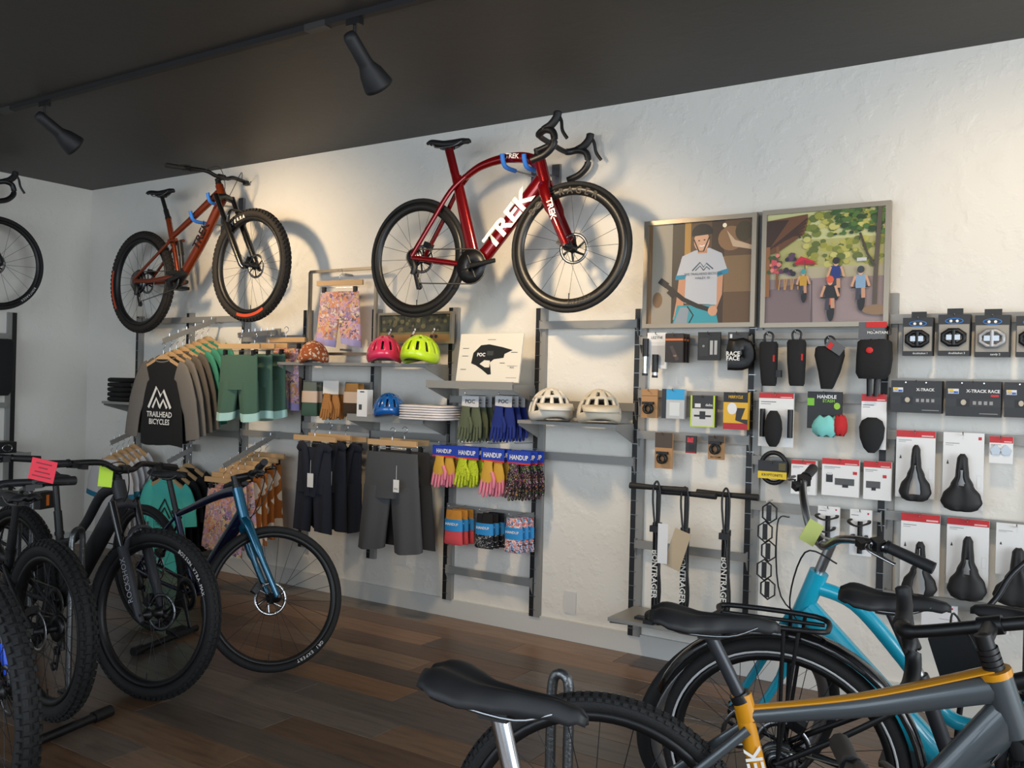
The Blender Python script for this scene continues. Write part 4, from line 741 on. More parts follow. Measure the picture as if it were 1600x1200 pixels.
for k, (px, py, of, lb) in enumerate(((613, 692, .33, 'outer'), (632, 690, .19, 'inner'))):
    q = W(px, py, of); cliphanger('clip hanger of the ' + lb + ' grey shorts', q, .02); o = shorts(('dark grey' if k == 0 else 'near black') + ' baggy shorts on a clip hanger', q - Vector((0, 0, .055)), DGR if k == 0 else BGR, L=.56, hw=.19, flare=1.28, split=.46, seed=70 + k, d=.035)
    swing_tag(q + Vector((.10, -.075, -.12)), 'white swing tag on the ' + ('dark grey' if k == 0 else 'near black') + ' shorts', h=.07, w=.042, txt='POC')
rail(3, 4, W(530, 668, .045).z, 'carrying the bib shorts'); rail(4, 5, W(650, 682, .045).z, 'carrying the grey shorts')
rail(3, 4, W(535, 602, .045).z, 'carrying the tan gloves and socks')
q = W(531, 442, .15); cliphanger('clip hanger inside the metal display frame', q, .1, w=.36); shorts('pink floral shorts with lilac cuffs inside the metal frame', q - Vector((0, 0, .055)), FLORAL, L=.34, hw=.15, d=.018, cuff=cloth((170, 160, 205)), seed=81, rz=.1)
# folded clothes
def folded(label, loc, w, d, h, m, group, seed=0):
    rg = random.Random(seed); n = 24; rings = []
    for v in (0, .15, .5, .85, 1):
        k = table(v, [(0, .88), (.2, 1), (.8, 1), (1, .86)]); rings.append([Vector((w / 2 * k * max(-1, min(1, 1.25 * cos(a))) + rg.uniform(-.003, .003), d / 2 * k * max(-1, min(1, 1.25 * sin(a))), h * v + .0006 * sin(2 * a + seed) * v)) for a in [2 * pi * j / n for j in range(n)]])
    return tag(MB().loft(rings, m).obj('folded_garment', loc=loc), label, 'folded clothes', group)
bx = UX[0] + .02
for col, X0, lb, kk in ((BLKC, .13, 'black sweatshirt', 5), (cloth((44, 56, 46)), .42, 'dark green sweatshirt', 4)):
    z = S1z + .001
    for i in range(kk): folded('folded %s, %s of its stack' % (lb, ['bottom', 'second', 'third', 'fourth', 'topmost'][i if i < kk - 1 else 4]), (bx + X0, -.19, z), .25, .26, .034, col, 'folded sweatshirts', i); z += .0355
z = S3z + .001; xw = W(672, 640, .2).x
for i in range(6): folded('folded white shirt beside the blue helmet, %s of its stack' % ['bottom', 'second from the bottom', 'third from the bottom', 'fourth from the bottom', 'second from the top'][i] if i < 5 else 'folded white shirt with blue green print on the stack top', (xw, -.19, z), .33, .26, .013, cloth((222, 216, 216)), 'folded white shirts', i + 20); z += .0142
b = MB(); b.add([(xw - .06 + x_, -.20 + y_, z + .006) for x_, y_ in ell(0, 0, .055, .028)], [tuple(range(18))], mat((60, 150, 200), .6), False); b.add([(xw + .05 + x_, -.22 + y_, z + .006) for x_, y_ in ell(0, 0, .03, .02)], [tuple(range(18))], mat((60, 150, 90), .6), False)
pt_ = [o for o in COL.objects if o.name.startswith('folded_garment')][-1]; po = b.obj('print', pt_); po.matrix_parent_inverse = Matrix.Translation(-pt_.location)

# ---------------------------------------------------------------- helmets
def helmet(label, loc, rz, m, visor=None, k=1., txt=None, txtm=None, vents=1):
    root = empty('bike_helmet', Matrix.Translation(loc) @ Matrix.Rotation(rz, 4, 'Z'), label, 'helmet', 'cycling helmets')
    A_, B_, C_ = .145 * k, .108 * k, .125 * k; nt, npz = 72, 20; vs = []; fs = []
    for i in range(npz + 1):
        ph = radians(-14 + 104 * i / npz)
        for j in range(nt):
            th = 2 * pi * j / nt; f_ = 1 + .05 * cos(th) * cos(ph); sq = cos(ph) if ph > 0 else 1 - .12 * (ph / radians(14)) ** 2
            vs.append((A_ * sq * cos(th) * f_, B_ * sq * sin(th), C_ * sin(ph) + .03 * k + .012 * k * cos(2 * th) * (1 - i / npz)))
    for i in range(npz):
        el = -14 + 104 * (i + .5) / npz
        for j in range(nt):
            az = (j + .5) * 360 / nt; hole = False
            if vents == 1: hole = 14 < el < 42 and (az + 12) % 30 < 11 and not (165 < az < 195) or (52 < el < 70 and (az + 20) % 45 < 14)
            elif vents == 2: hole = (6 < el < 38 and (az + 8) % 30 < 16) or (44 < el < 64 and (az + 22) % 40 < 19) or (68 < el < 80 and (az + 10) % 72 < 36)
            if not hole: a = i * nt + j; c = i * nt + (j + 1) % nt; fs.append((a, c, c + nt, a + nt))
    MB().add(vs, fs, m).obj('shell', root, mods=[('SOLIDIFY', dict(thickness=.014, offset=-1))])
    ln = MB(); ln.loft([[Vector((A_ * .86 * cos(e) * cos(t), B_ * .86 * cos(e) * sin(t), C_ * .86 * sin(e) + .02)) for t in [2 * pi * j / 24 for j in range(24)]] for e in [radians(-8 + 96 * i / 8) for i in range(9)]], SATIN); ln.obj('liner', root)
    if visor:
        pts = [Vector(((A_ + .0) * cos(t), B_ * .98 * sin(t), .075 * k)) for t in [radians(-58 + 116 * j / 12) for j in range(13)]]; out = [Vector(((A_ + .058) * cos(t * .8), B_ * .9 * sin(t), .045 * k)) for t in [radians(-58 + 116 * j / 12) for j in range(13)]]
        MB().loft([pts, out], visor, cap=False, closed=False).obj('visor', root, mods=[('SOLIDIFY', dict(thickness=.006))])
    if txt: text(txt, .04 * k, (.0, -B_ * .93, .095 * k), txtm, root, bold=.02)
    return root
PINK = mat((222, 50, 92), .22, coat=.6, name='pink_gloss'); LIME = mat((190, 225, 30), .3, coat=.4, name='lime_gloss'); BLUE = mat((16, 92, 170), .2, coat=.7, name='blue_gloss'); CREAM = mat((222, 216, 204), .4, name='cream_shell')
def onshelf(px, py, of, z): q = W(px, py, of); return Vector((q.x, -of, z))
helmet('glossy pink road helmet', onshelf(601, 560, .24, S2z + .012), -.9, PINK, txt='POC', txtm=INKW); helmet('lime yellow road helmet', onshelf(657, 560, .24, S2z + .012), -.75 - .6, LIME)
helmet('rust helmet cover with cream flowers', onshelf(490, 560, .25, S2z + .0), -.9, CAPFLOWER, k=.88, vents=0)
helmet('glossy blue road helmet', onshelf(608, 640, .22, S3z + .012), -.9, BLUE, k=.9, txt='POC', txtm=INKW)
helmet('white mountain helmet with visor and dark lettering', onshelf(860, 640, .22, S5z + .014), -.8, CREAM, visor=CREAM, vents=2, k=1.06, txt='POC', txtm=PRINTK); helmet('cream mountain helmet with rounded visor', onshelf(936, 640, .21, S5z + .014), -1.0, mat((214, 204, 184), .4, name='sand_shell'), visor=mat((214, 204, 184), .4), vents=2, k=1.06)
# helmet display card leaning on its shelf
o, w, h, f = package('display_card', 'white display card printed with a black helmet', 'display card', (729, 524, 826, 600), S4d * .55, (226, 220, 208), th=.008, prints=[
    ([(.22, .62), (.24, .40), (.35, .24), (.48, .22), (.70, .28), (.86, .34), (.74, .42), (.73, .50), (.58, .53), (.52, .60), (.54, .70), (.56, .84), (.51, .85), (.40, .74), (.30, .66)], (20, 22, 22)), ([(.36, .63), (.43, .55), (.52, .56), (.52, .70), (.45, .70)], (226, 220, 208)), (.46, .36, .56, .45, (60, 64, 62)), (.06, .30, .16, .312, (90, 88, 84)), (.06, .46, .16, .472, (90, 88, 84)), (.06, .74, .15, .752, (90, 88, 84)), (.45, .12, .58, .13, (90, 88, 84)), (.84, .38, .94, .392, (90, 88, 84)), (.68, .60, .76, .612, (90, 88, 84)), (.80, .66, .96, .668, (140, 136, 130)), (.80, .90, .96, .908, (140, 136, 130))],
    texts=[('POC', .37, .44, .10, (235, 235, 232), .03), ('POC', .88, .70, .05, (40, 40, 40))])
o.rotation_euler = (-.16, 0, 0); o.location.z = S4z + h / 2 * cos(.16) + .012; o.location.y = -.035 - S4d * .72
o, w, h, f = package('slim_box', 'slim white upright box beside the blue helmet', 'box', (562, 609, 578, 651), .24, (230, 230, 230), [(.2, .55, .5, .75, (70, 70, 74)), (.3, .06, .7, .10, (40, 40, 40))], th=.05); o.location.z = S3z + h / 2 + .001; o.location.x = max(o.location.x, UX[4] + w / 2 + .01)

# ---------------------------------------------------------------- gloves and socks
def glove(parent, w, h, m, m2, x=0, y=0, z=0, rot=0., thumb=1):
    X = Matrix.Translation((x, y, z)) @ Matrix.Rotation(rot, 4, 'Y'); b = MB(X)
    b.loft([[Vector((w * k * cos(a), .010 * sin(a), -h * v)) for a in [2 * pi * j / 16 for j in range(16)]] for v, k in ((0, .36), (.1, .34), (.2, .40), (.4, .50), (.56, .48))], m)
    for i in range(4):
        x0 = w * (-.36 + .24 * i); L = h * (.40, .46, .44, .36)[i]
        b.tube([(x0, 0, -h * .5), (x0 * 1.1, -.004, -h * .5 - L * .5), (x0 * 1.12, -.010, -h * .5 - L * .93), (x0 * 1.12, -.011, -h * .5 - L)], [.0095, .009, .008, .004], m2, 8)
    s = thumb; b.tube([(s * w * .36, 0, -h * .28), (s * w * .62, -.006, -h * .45), (s * w * .66, -.012, -h * .66), (s * w * .65, -.012, -h * .69)], [.0105, .01, .009, .004], m2, 8)
    return b.obj('glove', parent)
def glove_pack(label, px, py0, py1, py2, of, m, m2, hcol, head, group, wpx, hw=1., stripe=None, tcol=(240, 240, 240)):
    o, w, h, f = package('glove_pack', label, 'gloves', (px - wpx / 2, py0, px + wpx / 2, py1), of, hcol, [(0, .86, 1, 1, stripe)] if stripe else (), [(head, .5, .5, .5, tcol, .02, min(1.1, 1.9 / max(1, len(head)) * 2.5))] if head else (), th=.003, group=group)
    H_ = W(px, py1, of).z - W(px, py2, of).z; glove(o, .085 * hw, H_, m, m2, -.025, -.006, -h / 2 + .004, .06, 1); glove(o, .085 * hw, H_ * .97, m, m2, .028, .013, -h / 2 + .004, -.05, -1); return o
HB = (28, 62, 170)
PK, OL, BL, TAN = cloth((222, 130, 150)), cloth((86, 94, 72)), cloth((24, 44, 120)), cloth((170, 116, 62)); YEL = cloth((206, 160, 60))
for nm, px, top, hd, bt, m, m2, k in (('pink and yellow', 694, 696, 714, 766, YEL, PK, 2), ('lime spotted', 730, 698, 718, 766, LIMESPOT, LIMESPOT, 2), ('rose and yellow', 770, 701, 722, 782, YEL, PK, 2), ('dark confetti patterned', 811, 705, 726, 788, BLKFLORAL, BLKFLORAL, 3)):
    for i in range(k):
        of = .20 - .05 * i; X0 = W(px, top, .20); r = proj_px = None
        lab = nm + ' gloves on a blue header card, ' + ['outermost', 'next behind', 'last'][i] + ' on their hook'
        o = glove_pack(lab, px, top, hd, bt, .20, m, m2, HB, 'HANDUP', 'gloves on blue header cards', 36, stripe=(205, 50, 50)); o.location.y = -of; o.location.x += .012 * i
rail(5, 6, W(770, 706, .045).z, 'carrying the blue header gloves', hooks=[(W(px, 700, .2).x, W(px, 699, .2).z + .02, .19) for px in (694, 730, 770, 811)])
for nm, px, m, k in (('olive green', 735, OL, 3), ('royal blue', 787, BL, 3)):
    for i in range(k):
        o = glove_pack('%s gloves on a pale grey card, %s on their hook' % (nm, ['outermost', 'middle', 'innermost'][i]), px, 619, 636, 696, .20, m, m, (200, 200, 202), 'POC', 'gloves on pale cards', 26, .95, tcol=(60, 60, 60)); o.location.y = -.20 + .05 * i; o.location.x += .01 * i
rail(5, 6, W(770, 626, .045).z, 'carrying the olive and blue gloves', hooks=[(W(px, 621, .2).x, W(px, 621, .2).z + .01, .19) for px in (735, 787)])
def sock_pack(label, px, y0, y1, of, m, m2, band, group, wpx=30, txt=None, tcol=(235, 235, 235)):
    c, w, h = rect(px - wpx / 2, y0, px + wpx / 2, y1, of); n = 20
    rg = lambda k, z, d: [Vector((w / 2 * k * cos(a), d * sin(a), z)) for a in [2 * pi * j / n for j in range(n)]]
    o = MB().loft([rg(.86, h / 2, .010), rg(.9, h * .3, .014), rg(.95, 0, .016)], m).loft([rg(.95, 0, .016), rg(1.0, -h * .3, .016), rg(1.06, -h * .46, .014), rg(.98, -h / 2, .008)], m2).obj('sock_pack', loc=c); tag(o, label, 'socks', group)
    MB().loft([rg(.99, h * .24, .0185), rg(1.01, -h * .10, .0185)], band, cap=False).obj('paper_band', o)
    if txt: text(txt, h * .11, (0, -.0195, h * .1), mat(tcol, .5), o, bold=.02)
    return o
BBAND = mat((40, 140, 205), .55, name='blue_paper_band')
for nm, px, y0, m, m2 in (('coral and ochre', 709, 797, cloth((190, 130, 50)), cloth((216, 78, 84))), ('black and white doodle', 757, 803, BLKC, DOODLE), ('multicolour flame', 803, 810, FLAME, FLAME)):
    for i in range(3): o = sock_pack('%s socks in a blue paper band, %s on their hook' % (nm, ['outermost', 'middle', 'innermost'][i]), px, y0, y0 + 54, .17, m, m2, BBAND, 'socks in blue bands', 28, 'HANDUP'); o.location.y = -.17 + .045 * i; o.location.x += .008 * i
rail(5, 6, W(770, 801, .045).z, 'carrying the patterned socks', hooks=[(W(px, 798, .17).x, W(px, y, .17).z + .012, .16) for px, y in ((709, 796), (757, 802), (803, 809))])
CREAMB = mat((205, 180, 160), .6)
for i in range(3): o = sock_pack('grey green socks with cream band, %s on their hook' % ['outermost', 'middle', 'innermost'][i], 484, 597, 650, .17, cloth((96, 104, 98)), cloth((60, 88, 76)), CREAMB, 'grey green socks', 24); o.location.y = -.17 + .045 * i
for i in range(2): o = sock_pack('brown striped socks with dark toes, %s on their hook' % ['outer', 'inner'][i], 549, 599, 650, .17, cloth((150, 110, 60)), cloth((60, 46, 34)), CREAMB, 'brown striped socks', 24); o.location.y = -.17 + .05 * i
for i in range(2):
    o = glove_pack('tan and black gloves on a white card, %s one' % ['front', 'rear'][i], 517, 595, 616, 660, .18, TAN, TAN, (222, 220, 216), '', 'tan gloves', 24, .95, tcol=(60, 60, 60)); o.location.y = -.18 + .06 * i

# ---------------------------------------------------------------- small packaged goods
RD, WH, KR, BK = (196, 36, 40), (232, 232, 232), (176, 132, 86), (24, 24, 26)
def pk(label, r, col, prints=(), texts=(), off=.10, th=.012, cat='package', n=1, name='hanging_package', step=.03, group=None, ord_=('front one', 'second behind', 'third behind', 'last')):
    outs = []
    for i in range(n):
        o, w, h, f = package(name, label if n == 1 else label + ', ' + ord_[i], cat, r, off, col, prints, texts, th, group or ('packages of one kind: ' + label if n > 1 else None)); o.location.y += step * i; peg(o, w, h, None if i == n - 1 else step - th / 2 - .0003, tip=i == 0); outs.append(o)
    o['f'] = f; return outs[0], w, h, f
def part(o, b, nm): return b.obj(nm, o)
# above: pump card, lights, tyre levers, straps
o, w, h, f = pk('white card with two black and silver mini pumps', (1012, 520, 1042, 576), (222, 222, 222), [(0, .0, 1, .26, (238, 238, 238)), (.2, .36, .9, .9, (190, 190, 192))], [('LEZYNE', .5, .14, .10, (40, 40, 40))])
for dx, z0, z1 in ((-.055, .06, -.115), (.0, -.02, -.125)): b = MB(); b.tube([(dx, f - .015, z0), (dx, f - .015, z0 - .09)], .016, BLACK, 10); b.tube([(dx, f - .015, z0 - .08), (dx, f - .015, z1)], .013, CHROME, 10); b.tube([(dx, f - .015, z1), (dx, f - .015, z1 - .012)], .015, BLACK, 10); part(o, b, 'mini_pump')
o, w, h, f = pk('dark brown light card with an orange stripe', (1040, 521, 1068, 566), (40, 32, 30), [(0, .18, 1, .25, (215, 110, 40)), ([(.25, .45), (.42, .42), (.8, .9), (.62, .96)], (70, 60, 56))], [('140', .55, .78, .09, (200, 150, 110))], n=3, step=.035, off=.15)
pk('black battery light card with two battery pictures', (1091, 519, 1126, 563), BK, [(.06, .2, .48, .85, (42, 42, 44)), (.55, .3, .68, .8, (180, 180, 180)), (.74, .3, .87, .8, (180, 180, 180))], [('O', .26, .5, .10, (220, 220, 220))])
o, w, h, f = pk('black strap on a dark card with white lettering', (1138, 519, 1169, 550), (54, 54, 56), [(.1, .1, .22, .3, (220, 220, 220))]); b = MB(); b.tube(smoothpath([(-w * .42, f - .02, -h * .3), (0, f - .035, -h * .35), (w * .42, f - .02, -h * .3), (w * .42, f - .01, -h * .9), (-w * .4, f - .02, -h * .95)], 4), (.008, .045), BLACK, 8, ref=(0, 1, 0)); part(o, b, 'strap')
for s_, dz in (('RACE', -.62), ('FACE', -.85)): text(s_, .028, (0, f - .062, h * dz), INKW, o, bold=.03)
def bell(o, f, x, z, r=.026): b = MB(); b.lathe([(r * .62, -.012), (r, -.012), (r, .012), (r * .62, .012)], BLACK, 20, (x, f - .014, z), closed=True); b.box((x, f - .016, z + r * 1.1), (r * 2.3, .02, r * .5), BLACK); part(o, b, 'bell')
o, w, h, f = pk('kraft card with a curved black bell', (1003, 608, 1028, 653), KR, [(0, .22, 1, .24, (120, 84, 50))]); bell(o, f, 0, -h * .18)
pk('clear blister pack with a blue top', (1036, 608, 1071, 654), (188, 192, 194), [(.2, .0, 1, .36, (50, 160, 215)), (0, 0, .2, 1, (40, 44, 50)), (.35, .45, .8, .9, (214, 218, 220))], th=.03)
pk('lime edged box picturing a phone mount', (1081, 618, 1119, 667), (60, 60, 60), [(0, 0, .07, 1, (190, 215, 60)), (.93, 0, 1, 1, (190, 215, 60)), (.07, 0, .93, .42, (46, 46, 48)), (.07, .42, .93, 1, (205, 205, 205)), (.15, .62, .85, .68, (24, 24, 26)), (.38, .5, .62, .75, (40, 40, 42)), (.18, .26, .42, .38, (220, 220, 220)), (0, .97, 1, 1, (190, 215, 60))], [('delta', .76, .3, .12, (235, 235, 235))], th=.035)
pk('yellow black and red mirror package', (1132, 613, 1170, 671), (225, 176, 40), [(0, 0, 1, .27, BK), (0, .83, 1, 1, (176, 30, 40)), ([(.55, .42), (.9, .42), (.74, .72), (1, .72), (1, .86), (.5, .75)], (40, 38, 36)), (ell(.36, .44, .20, .16), (228, 228, 228))], [('MIRRYCLE', .5, .13, .11, (225, 176, 40), .02, .8)], th=.03)
o, w, h, f = pk('tall kraft card with a round black bell', (1024, 676, 1051, 732), KR, [(0, 0, 1, .42, (76, 62, 52))]); bell(o, f, 0, -h * .22)
pk('tiny black and red package', (1072, 681, 1088, 708), (40, 38, 40), [(.15, .08, .75, .38, (200, 50, 60)), (.35, .5, .9, .8, (20, 20, 22)), (0, .92, 1, 1, (150, 30, 40))])
o, w, h, f = pk('square kraft card with a black clamp ring', (1107, 681, 1132, 718), KR, [(0, 0, 1, .3, (60, 52, 46))], [('BAT CLAMP', .5, .9, .09, (40, 30, 24))]); bell(o, f, 0, -h * .05)
for yy, nm in ((526, 'carrying the lights and straps'), (618, 'carrying the mirror package'), (684, 'carrying the kraft cards')): railpx(7, 8, 1090, yy + (6 if yy < 600 else 0), nm)
for yy, nm in ((522, 'carrying the black bags'), (622, 'carrying the handlebar pouch'), (726, 'carrying the boxed bicycle lights'), (800, 'carrying the bottle cages')): railpx(8, 9, 1290, yy, nm)
for yy, nm in ((497, 'carrying the pedal boxes'), (600, 'carrying the long cleat boxes'), (684, 'carrying the upper packaged saddles'), (815, 'carrying the lower packaged saddles'), (945, 'lowest behind the packaged saddles')): railpx(9, 10, 1500, yy, nm)
# soft bags
def bag(label, r, prof, of=.13, d=.07, name='bike_bag'):      # prof: (height fraction, half-width fraction)
    c, w, h = rect(*r, of); n = 20; sg = lambda x: (1 if x > 0 else -1) * abs(x) ** .6
    rings = [[Vector((w / 2 * k * sg(cos(a)) + dx * w, d / 2 * kd * sg(sin(a)), h / 2 - h * v)) for a in [2 * pi * j / n for j in range(n)]] for v, k, kd, dx in prof]
    o = MB().loft(rings, cloth((30, 30, 32))).obj(name, loc=c); tag(o, label, 'bag', 'black bags'); peg(o, w, h, None, h / 2 + .03)
    MB().tube(smoothpath([(-.015, 0, h / 2 - .005), (-.02, 0, h / 2 + .03), (0, 0, h / 2 + .045), (.02, 0, h / 2 + .03), (.015, 0, h / 2 - .005)], 4), .005, BLACK, 6).obj('loop', o); return o, w, h, d
REDD = mat((200, 40, 40), .6)
for lb, r in (('narrow black frame bag with a side strap', (1187, 534, 1214, 603)), ('narrow black frame bag without side strap', (1230, 531, 1258, 603))):
    o, w, h, d = bag(lb, r, [(0, .85, .7, 0), (.06, 1, 1, 0), (.5, .95, 1, .02), (.94, .8, .9, .06), (1, .7, .7, .06)]); MB().box((w * .42, -d * .4, h * .12), (.006, .01, .03), REDD).obj('label_patch', o)
    if 'with a' in lb: MB().box((w * .62, 0, -h * .22), (w * .3, .02, h * .16), BLACK).obj('strap', o)
o, w, h, d = bag('wedge shaped black bag with a red and grey tag', (1273, 541, 1319, 608), [(0, .8, .7, 0), (.05, .95, 1, 0), (.22, 1, 1, 0), (.6, .72, .9, 0), (.95, .42, .7, -.06), (1, .36, .5, -.08)]); MB().box((w * .25, -d / 2 - .004, h * .48), (.08, .003, .045), mat((90, 90, 92), .5), Matrix.Rotation(.6, 3, 'Y')).obj('paper_tag', o); MB().box((w * .10, -d / 2 - .007, h * .50), (.02, .002, .03), REDD, Matrix.Rotation(.6, 3, 'Y')).obj('tag_logo', o)
o, w, h, d = bag('black backpack style bag with hanging straps', (1339, 531, 1394, 592), [(0, .8, .7, 0), (.06, .95, 1, 0), (.5, 1, 1.1, 0), (.85, .95, 1.05, -.03), (1, .75, .7, -.05)], d=.10)
for dx in (-.12, .10): MB().tube([(dx * w, -.01, -h * .42), (dx * w * .8, -.015, -h * .95)], (.003, .013), BLACK, 6).obj('strap', o)
MB().box((-.01, -.02, h * .5 + .04), (.11, .003, .075), mat((90, 92, 96), .5)).obj('paper_tag', o); MB().box((.01, -.0225, h * .5 + .065), (.085, .002, .025), REDD).obj('tag_band', o); text('MOUNTAIN', .016, (.015, -.0245, h * .5 + .03), INKW, o, bold=.02); MB().ball((-.01, -d * .56, h * .22), (.016, .004, .014), REDD).obj('logo', o)
# red header cards
def redcard(label, r, hv=.2, texts=(), prints=(), **k): return pk(label, r, WH, [(0, 0, 1, hv, RD), (.62, hv * .72, .95, hv * .86, (235, 200, 200)), (.06, hv + .06, .5, hv + .075, (120, 120, 120)), (.06, hv + .1, .35, hv + .112, (150, 150, 150))] + list(prints), texts, **k)
o, w, h, f = redcard('red topped card with a black seat bag and tools', (1186, 614, 1240, 698), .1); b = MB(); b.ball((.0, f - .035, -h * .16), (w * .26, .035, h * .36), cloth((28, 28, 30))); part(o, b, 'seat_bag')
for dx in (-.36, .44): b = MB(); b.tube([(dx * w, f - .014, h * .2), (dx * w, f - .014, -h * .32)], .013, BLACK, 8); part(o, b, 'tool')
o, w, h, f = pk('black and green card with a mint handlebar pouch', (1262, 612, 1316, 670), BK, [(0, .18, .2, .38, (120, 190, 50)), (ell(.86, .38, .09, .09), (150, 200, 50))], [('HANDLE', .56, .14, .13, (235, 235, 235), .03), ('STASH', .62, .25, .11, (130, 190, 60), .03)])
for nm, c_, x_, z_, rr in (('mint_pouch', (130, 210, 205), .12, -.42, .42), ('red_pouch', (190, 40, 44), .52, -.38, .2)): b = MB(); n = 22; b.loft([[Vector((x_ * w + w * rr * k * cos(a), f - .035 + .035 * k * sin(a), z_ * h + h * .26 * v * (1 + .14 * sin(5 * a + v)))) for a in [2 * pi * j / n for j in range(n)]] for v, k in ((-1, .55), (-.6, .95), (0, 1), (.6, .85), (1, .55))], cloth(c_)); part(o, b, nm)
o, w, h, f = redcard('red topped card with a rounded black seat pack', (1346, 616, 1385, 702), .13); b = MB(); n = 22; b.loft([[Vector((w * .52 * k * cos(a), f - .03 + .03 * k * sin(a), h * z_)) for a in [2 * pi * j / n for j in range(n)]] for z_, k in ((.08, .35), (.02, .8), (-.1, 1), (-.3, .92), (-.48, .6), (-.56, .25))], cloth((30, 32, 34))); part(o, b, 'seat_pack')
o, w, h, f = pk('black and yellow cable lock package', (1185, 720, 1230, 748), (30, 30, 32), [(0, .6, 1, 1, (228, 196, 30)), (.72, .1, .96, .5, (90, 80, 40))], [('KRYPTONITE', .5, .8, .2, (40, 36, 20))]); b = MB(); b.tube([(w * .46 * cos(a), f + .022, h * .1 + h * .85 * sin(a)) for a in [2 * pi * j / 28 for j in range(28)]], .011, BLACK, 8, closed=True); part(o, b, 'cable_coil')
redcard('red topped white light box behind the silver handlebar', (1238, 719, 1276, 772), .12, th=.04, prints=[(.88, .2, 1, .34, RD), (.6, .6, .78, .9, (214, 214, 214))])
LIGHTS = lambda x: [(x, .52, x + .52, .70, (80, 80, 82)), (x + .2, .68, x + .36, .76, (30, 30, 32)), (.84, .32, .95, .40, RD)]
redcard('red topped white card with two bicycle lights', (1285, 717, 1343, 775), .16, prints=LIGHTS(.36) + [(.12, .42, .30, .64, (36, 36, 38)), (.14, .38, .28, .44, (210, 210, 210))], th=.02); redcard('red topped white card with one wide bicycle light', (1350, 721, 1393, 781), .16, prints=LIGHTS(.1)[:2] + [(.70, .34, .84, .42, RD)], th=.02)
def cage(o, f, w, h):
    b = MB(); b.tube([(0, f - .01, h * .25), (0, f - .012, -h * .45)], (.004, .012), BLACK, 6, ref=(0, 1, 0))
    for zz, rr in ((.28, .42), (-.05, .30)): b.tube(smoothpath([(-w * rr, f - .012, h * zz), (-w * rr * 1.05, f - .045, h * (zz - .04)), (0, f - .075, h * (zz - .1)), (w * rr * 1.05, f - .045, h * (zz - .04)), (w * rr, f - .012, h * zz)], 4), (.004, .009), BLACK, 6, ref=(0, 0, 1))
    part(o, b, 'bottle_cage')
for lb, r in (('white card with a black bottle cage beside the silver bar', (1278, 791, 1312, 848)), ('white card with a black bottle cage next to the shelf upright', (1328, 796, 1362, 868))): o, w, h, f = pk(lb, r, WH, [(.06, .12, .4, .135, (120, 120, 120)), (.8, .06, .88, .1, RD)]); cage(o, f, w, h)
# chain lock of plates and hexagon loops
c, w, h = rect(1186, 783, 1211, 938, .10); b = MB(); b.tube([(0, .06, h / 2), (0, -.02, h / 2)], .004, CHROME, 6, ref=(1, 0, 0)); o = b.obj('link_lock', loc=c); tag(o, 'hanging black lock of hexagon loops and plates', 'lock')
for i in range(5):
    zc = h / 2 - h * (i + .6) / 5.2; dx = .008 * (-1) ** i; MB().tube([(dx + .038 * cos(a), -.01 * (i % 2), zc + h * .105 * sin(a)) for a in [pi / 6 + k * pi / 3 for k in range(6)]], .0042, BLACK, 6, closed=True).obj('loop', o)
    MB().box((dx, -.012, zc), (.022, .006, h * .16), BLACK).obj('plate', o)
# pedal boxes and cleat boxes
for i, (r, lb, c_, t_) in enumerate((((1412, 497, 1459, 556), 'clear fronted box with black platform pedal, nearest the shelf upright', (26, 26, 28), 'doubleshot 1'), ((1467, 492, 1517, 556), 'clear fronted box with black caged pedal between two others', (32, 32, 34), 'doubleshot 3'), ((1524, 493, 1579, 558), 'clear fronted box with a silver pedal', (160, 160, 162), 'candy 2'), ((1588, 494, 1640, 558), 'clear fronted pedal box past the silver pedal', (30, 30, 32), ''))):
    o, w, h, f = pk(lb, r, (32, 32, 34), [(.03, .24, .97, .88, (150, 144, 134)), (.4, .0, .6, .02, (20, 20, 20))], [(t_, .6, .94, .07, (220, 220, 220))] if t_ else (), th=.05, cat='pedal box', group='pedal boxes', name='pedal_box'); b = MB()
    b.box((0, .0, h / 2 + .012), (w * .5, .004, .03), BLACK); part(o, b, 'hang_tab'); b = MB(); b.tube([(x_ * .034 + (.0), f - .0022, h * .34 + z_) for x_, z_ in ell(0, 0, 1, .011)], .0022, mat((60, 130, 210), .4), 5, closed=True); part(o, b, 'logo')
    for dx in (-.012, .012): b = MB(); b.lathe([(0, -.001), (.006, -.001)], INKW, 12, (dx, f - .002, h * .34)); part(o, b, 'logo_dot')
    m_ = mat(c_, .4, .4); b = MB(); pw = w * .36; b.tube([(pw * cos(a), f - .012, -h * .06 + pw * .72 * sin(a)) for a in [k * pi / 4 + pi / 8 for k in range(8)]], (.008, .010), m_, 8, closed=True, ref=(0, 1, 0)); b.tube([(0, f - .012, -h * .06 - pw * .7), (0, f - .012, -h * .06 + pw * .7)], .010, m_, 10); b.box((0, f - .014, -h * .06), (pw * 1.2, .012, .022), STEEL); part(o, b, 'pedal')
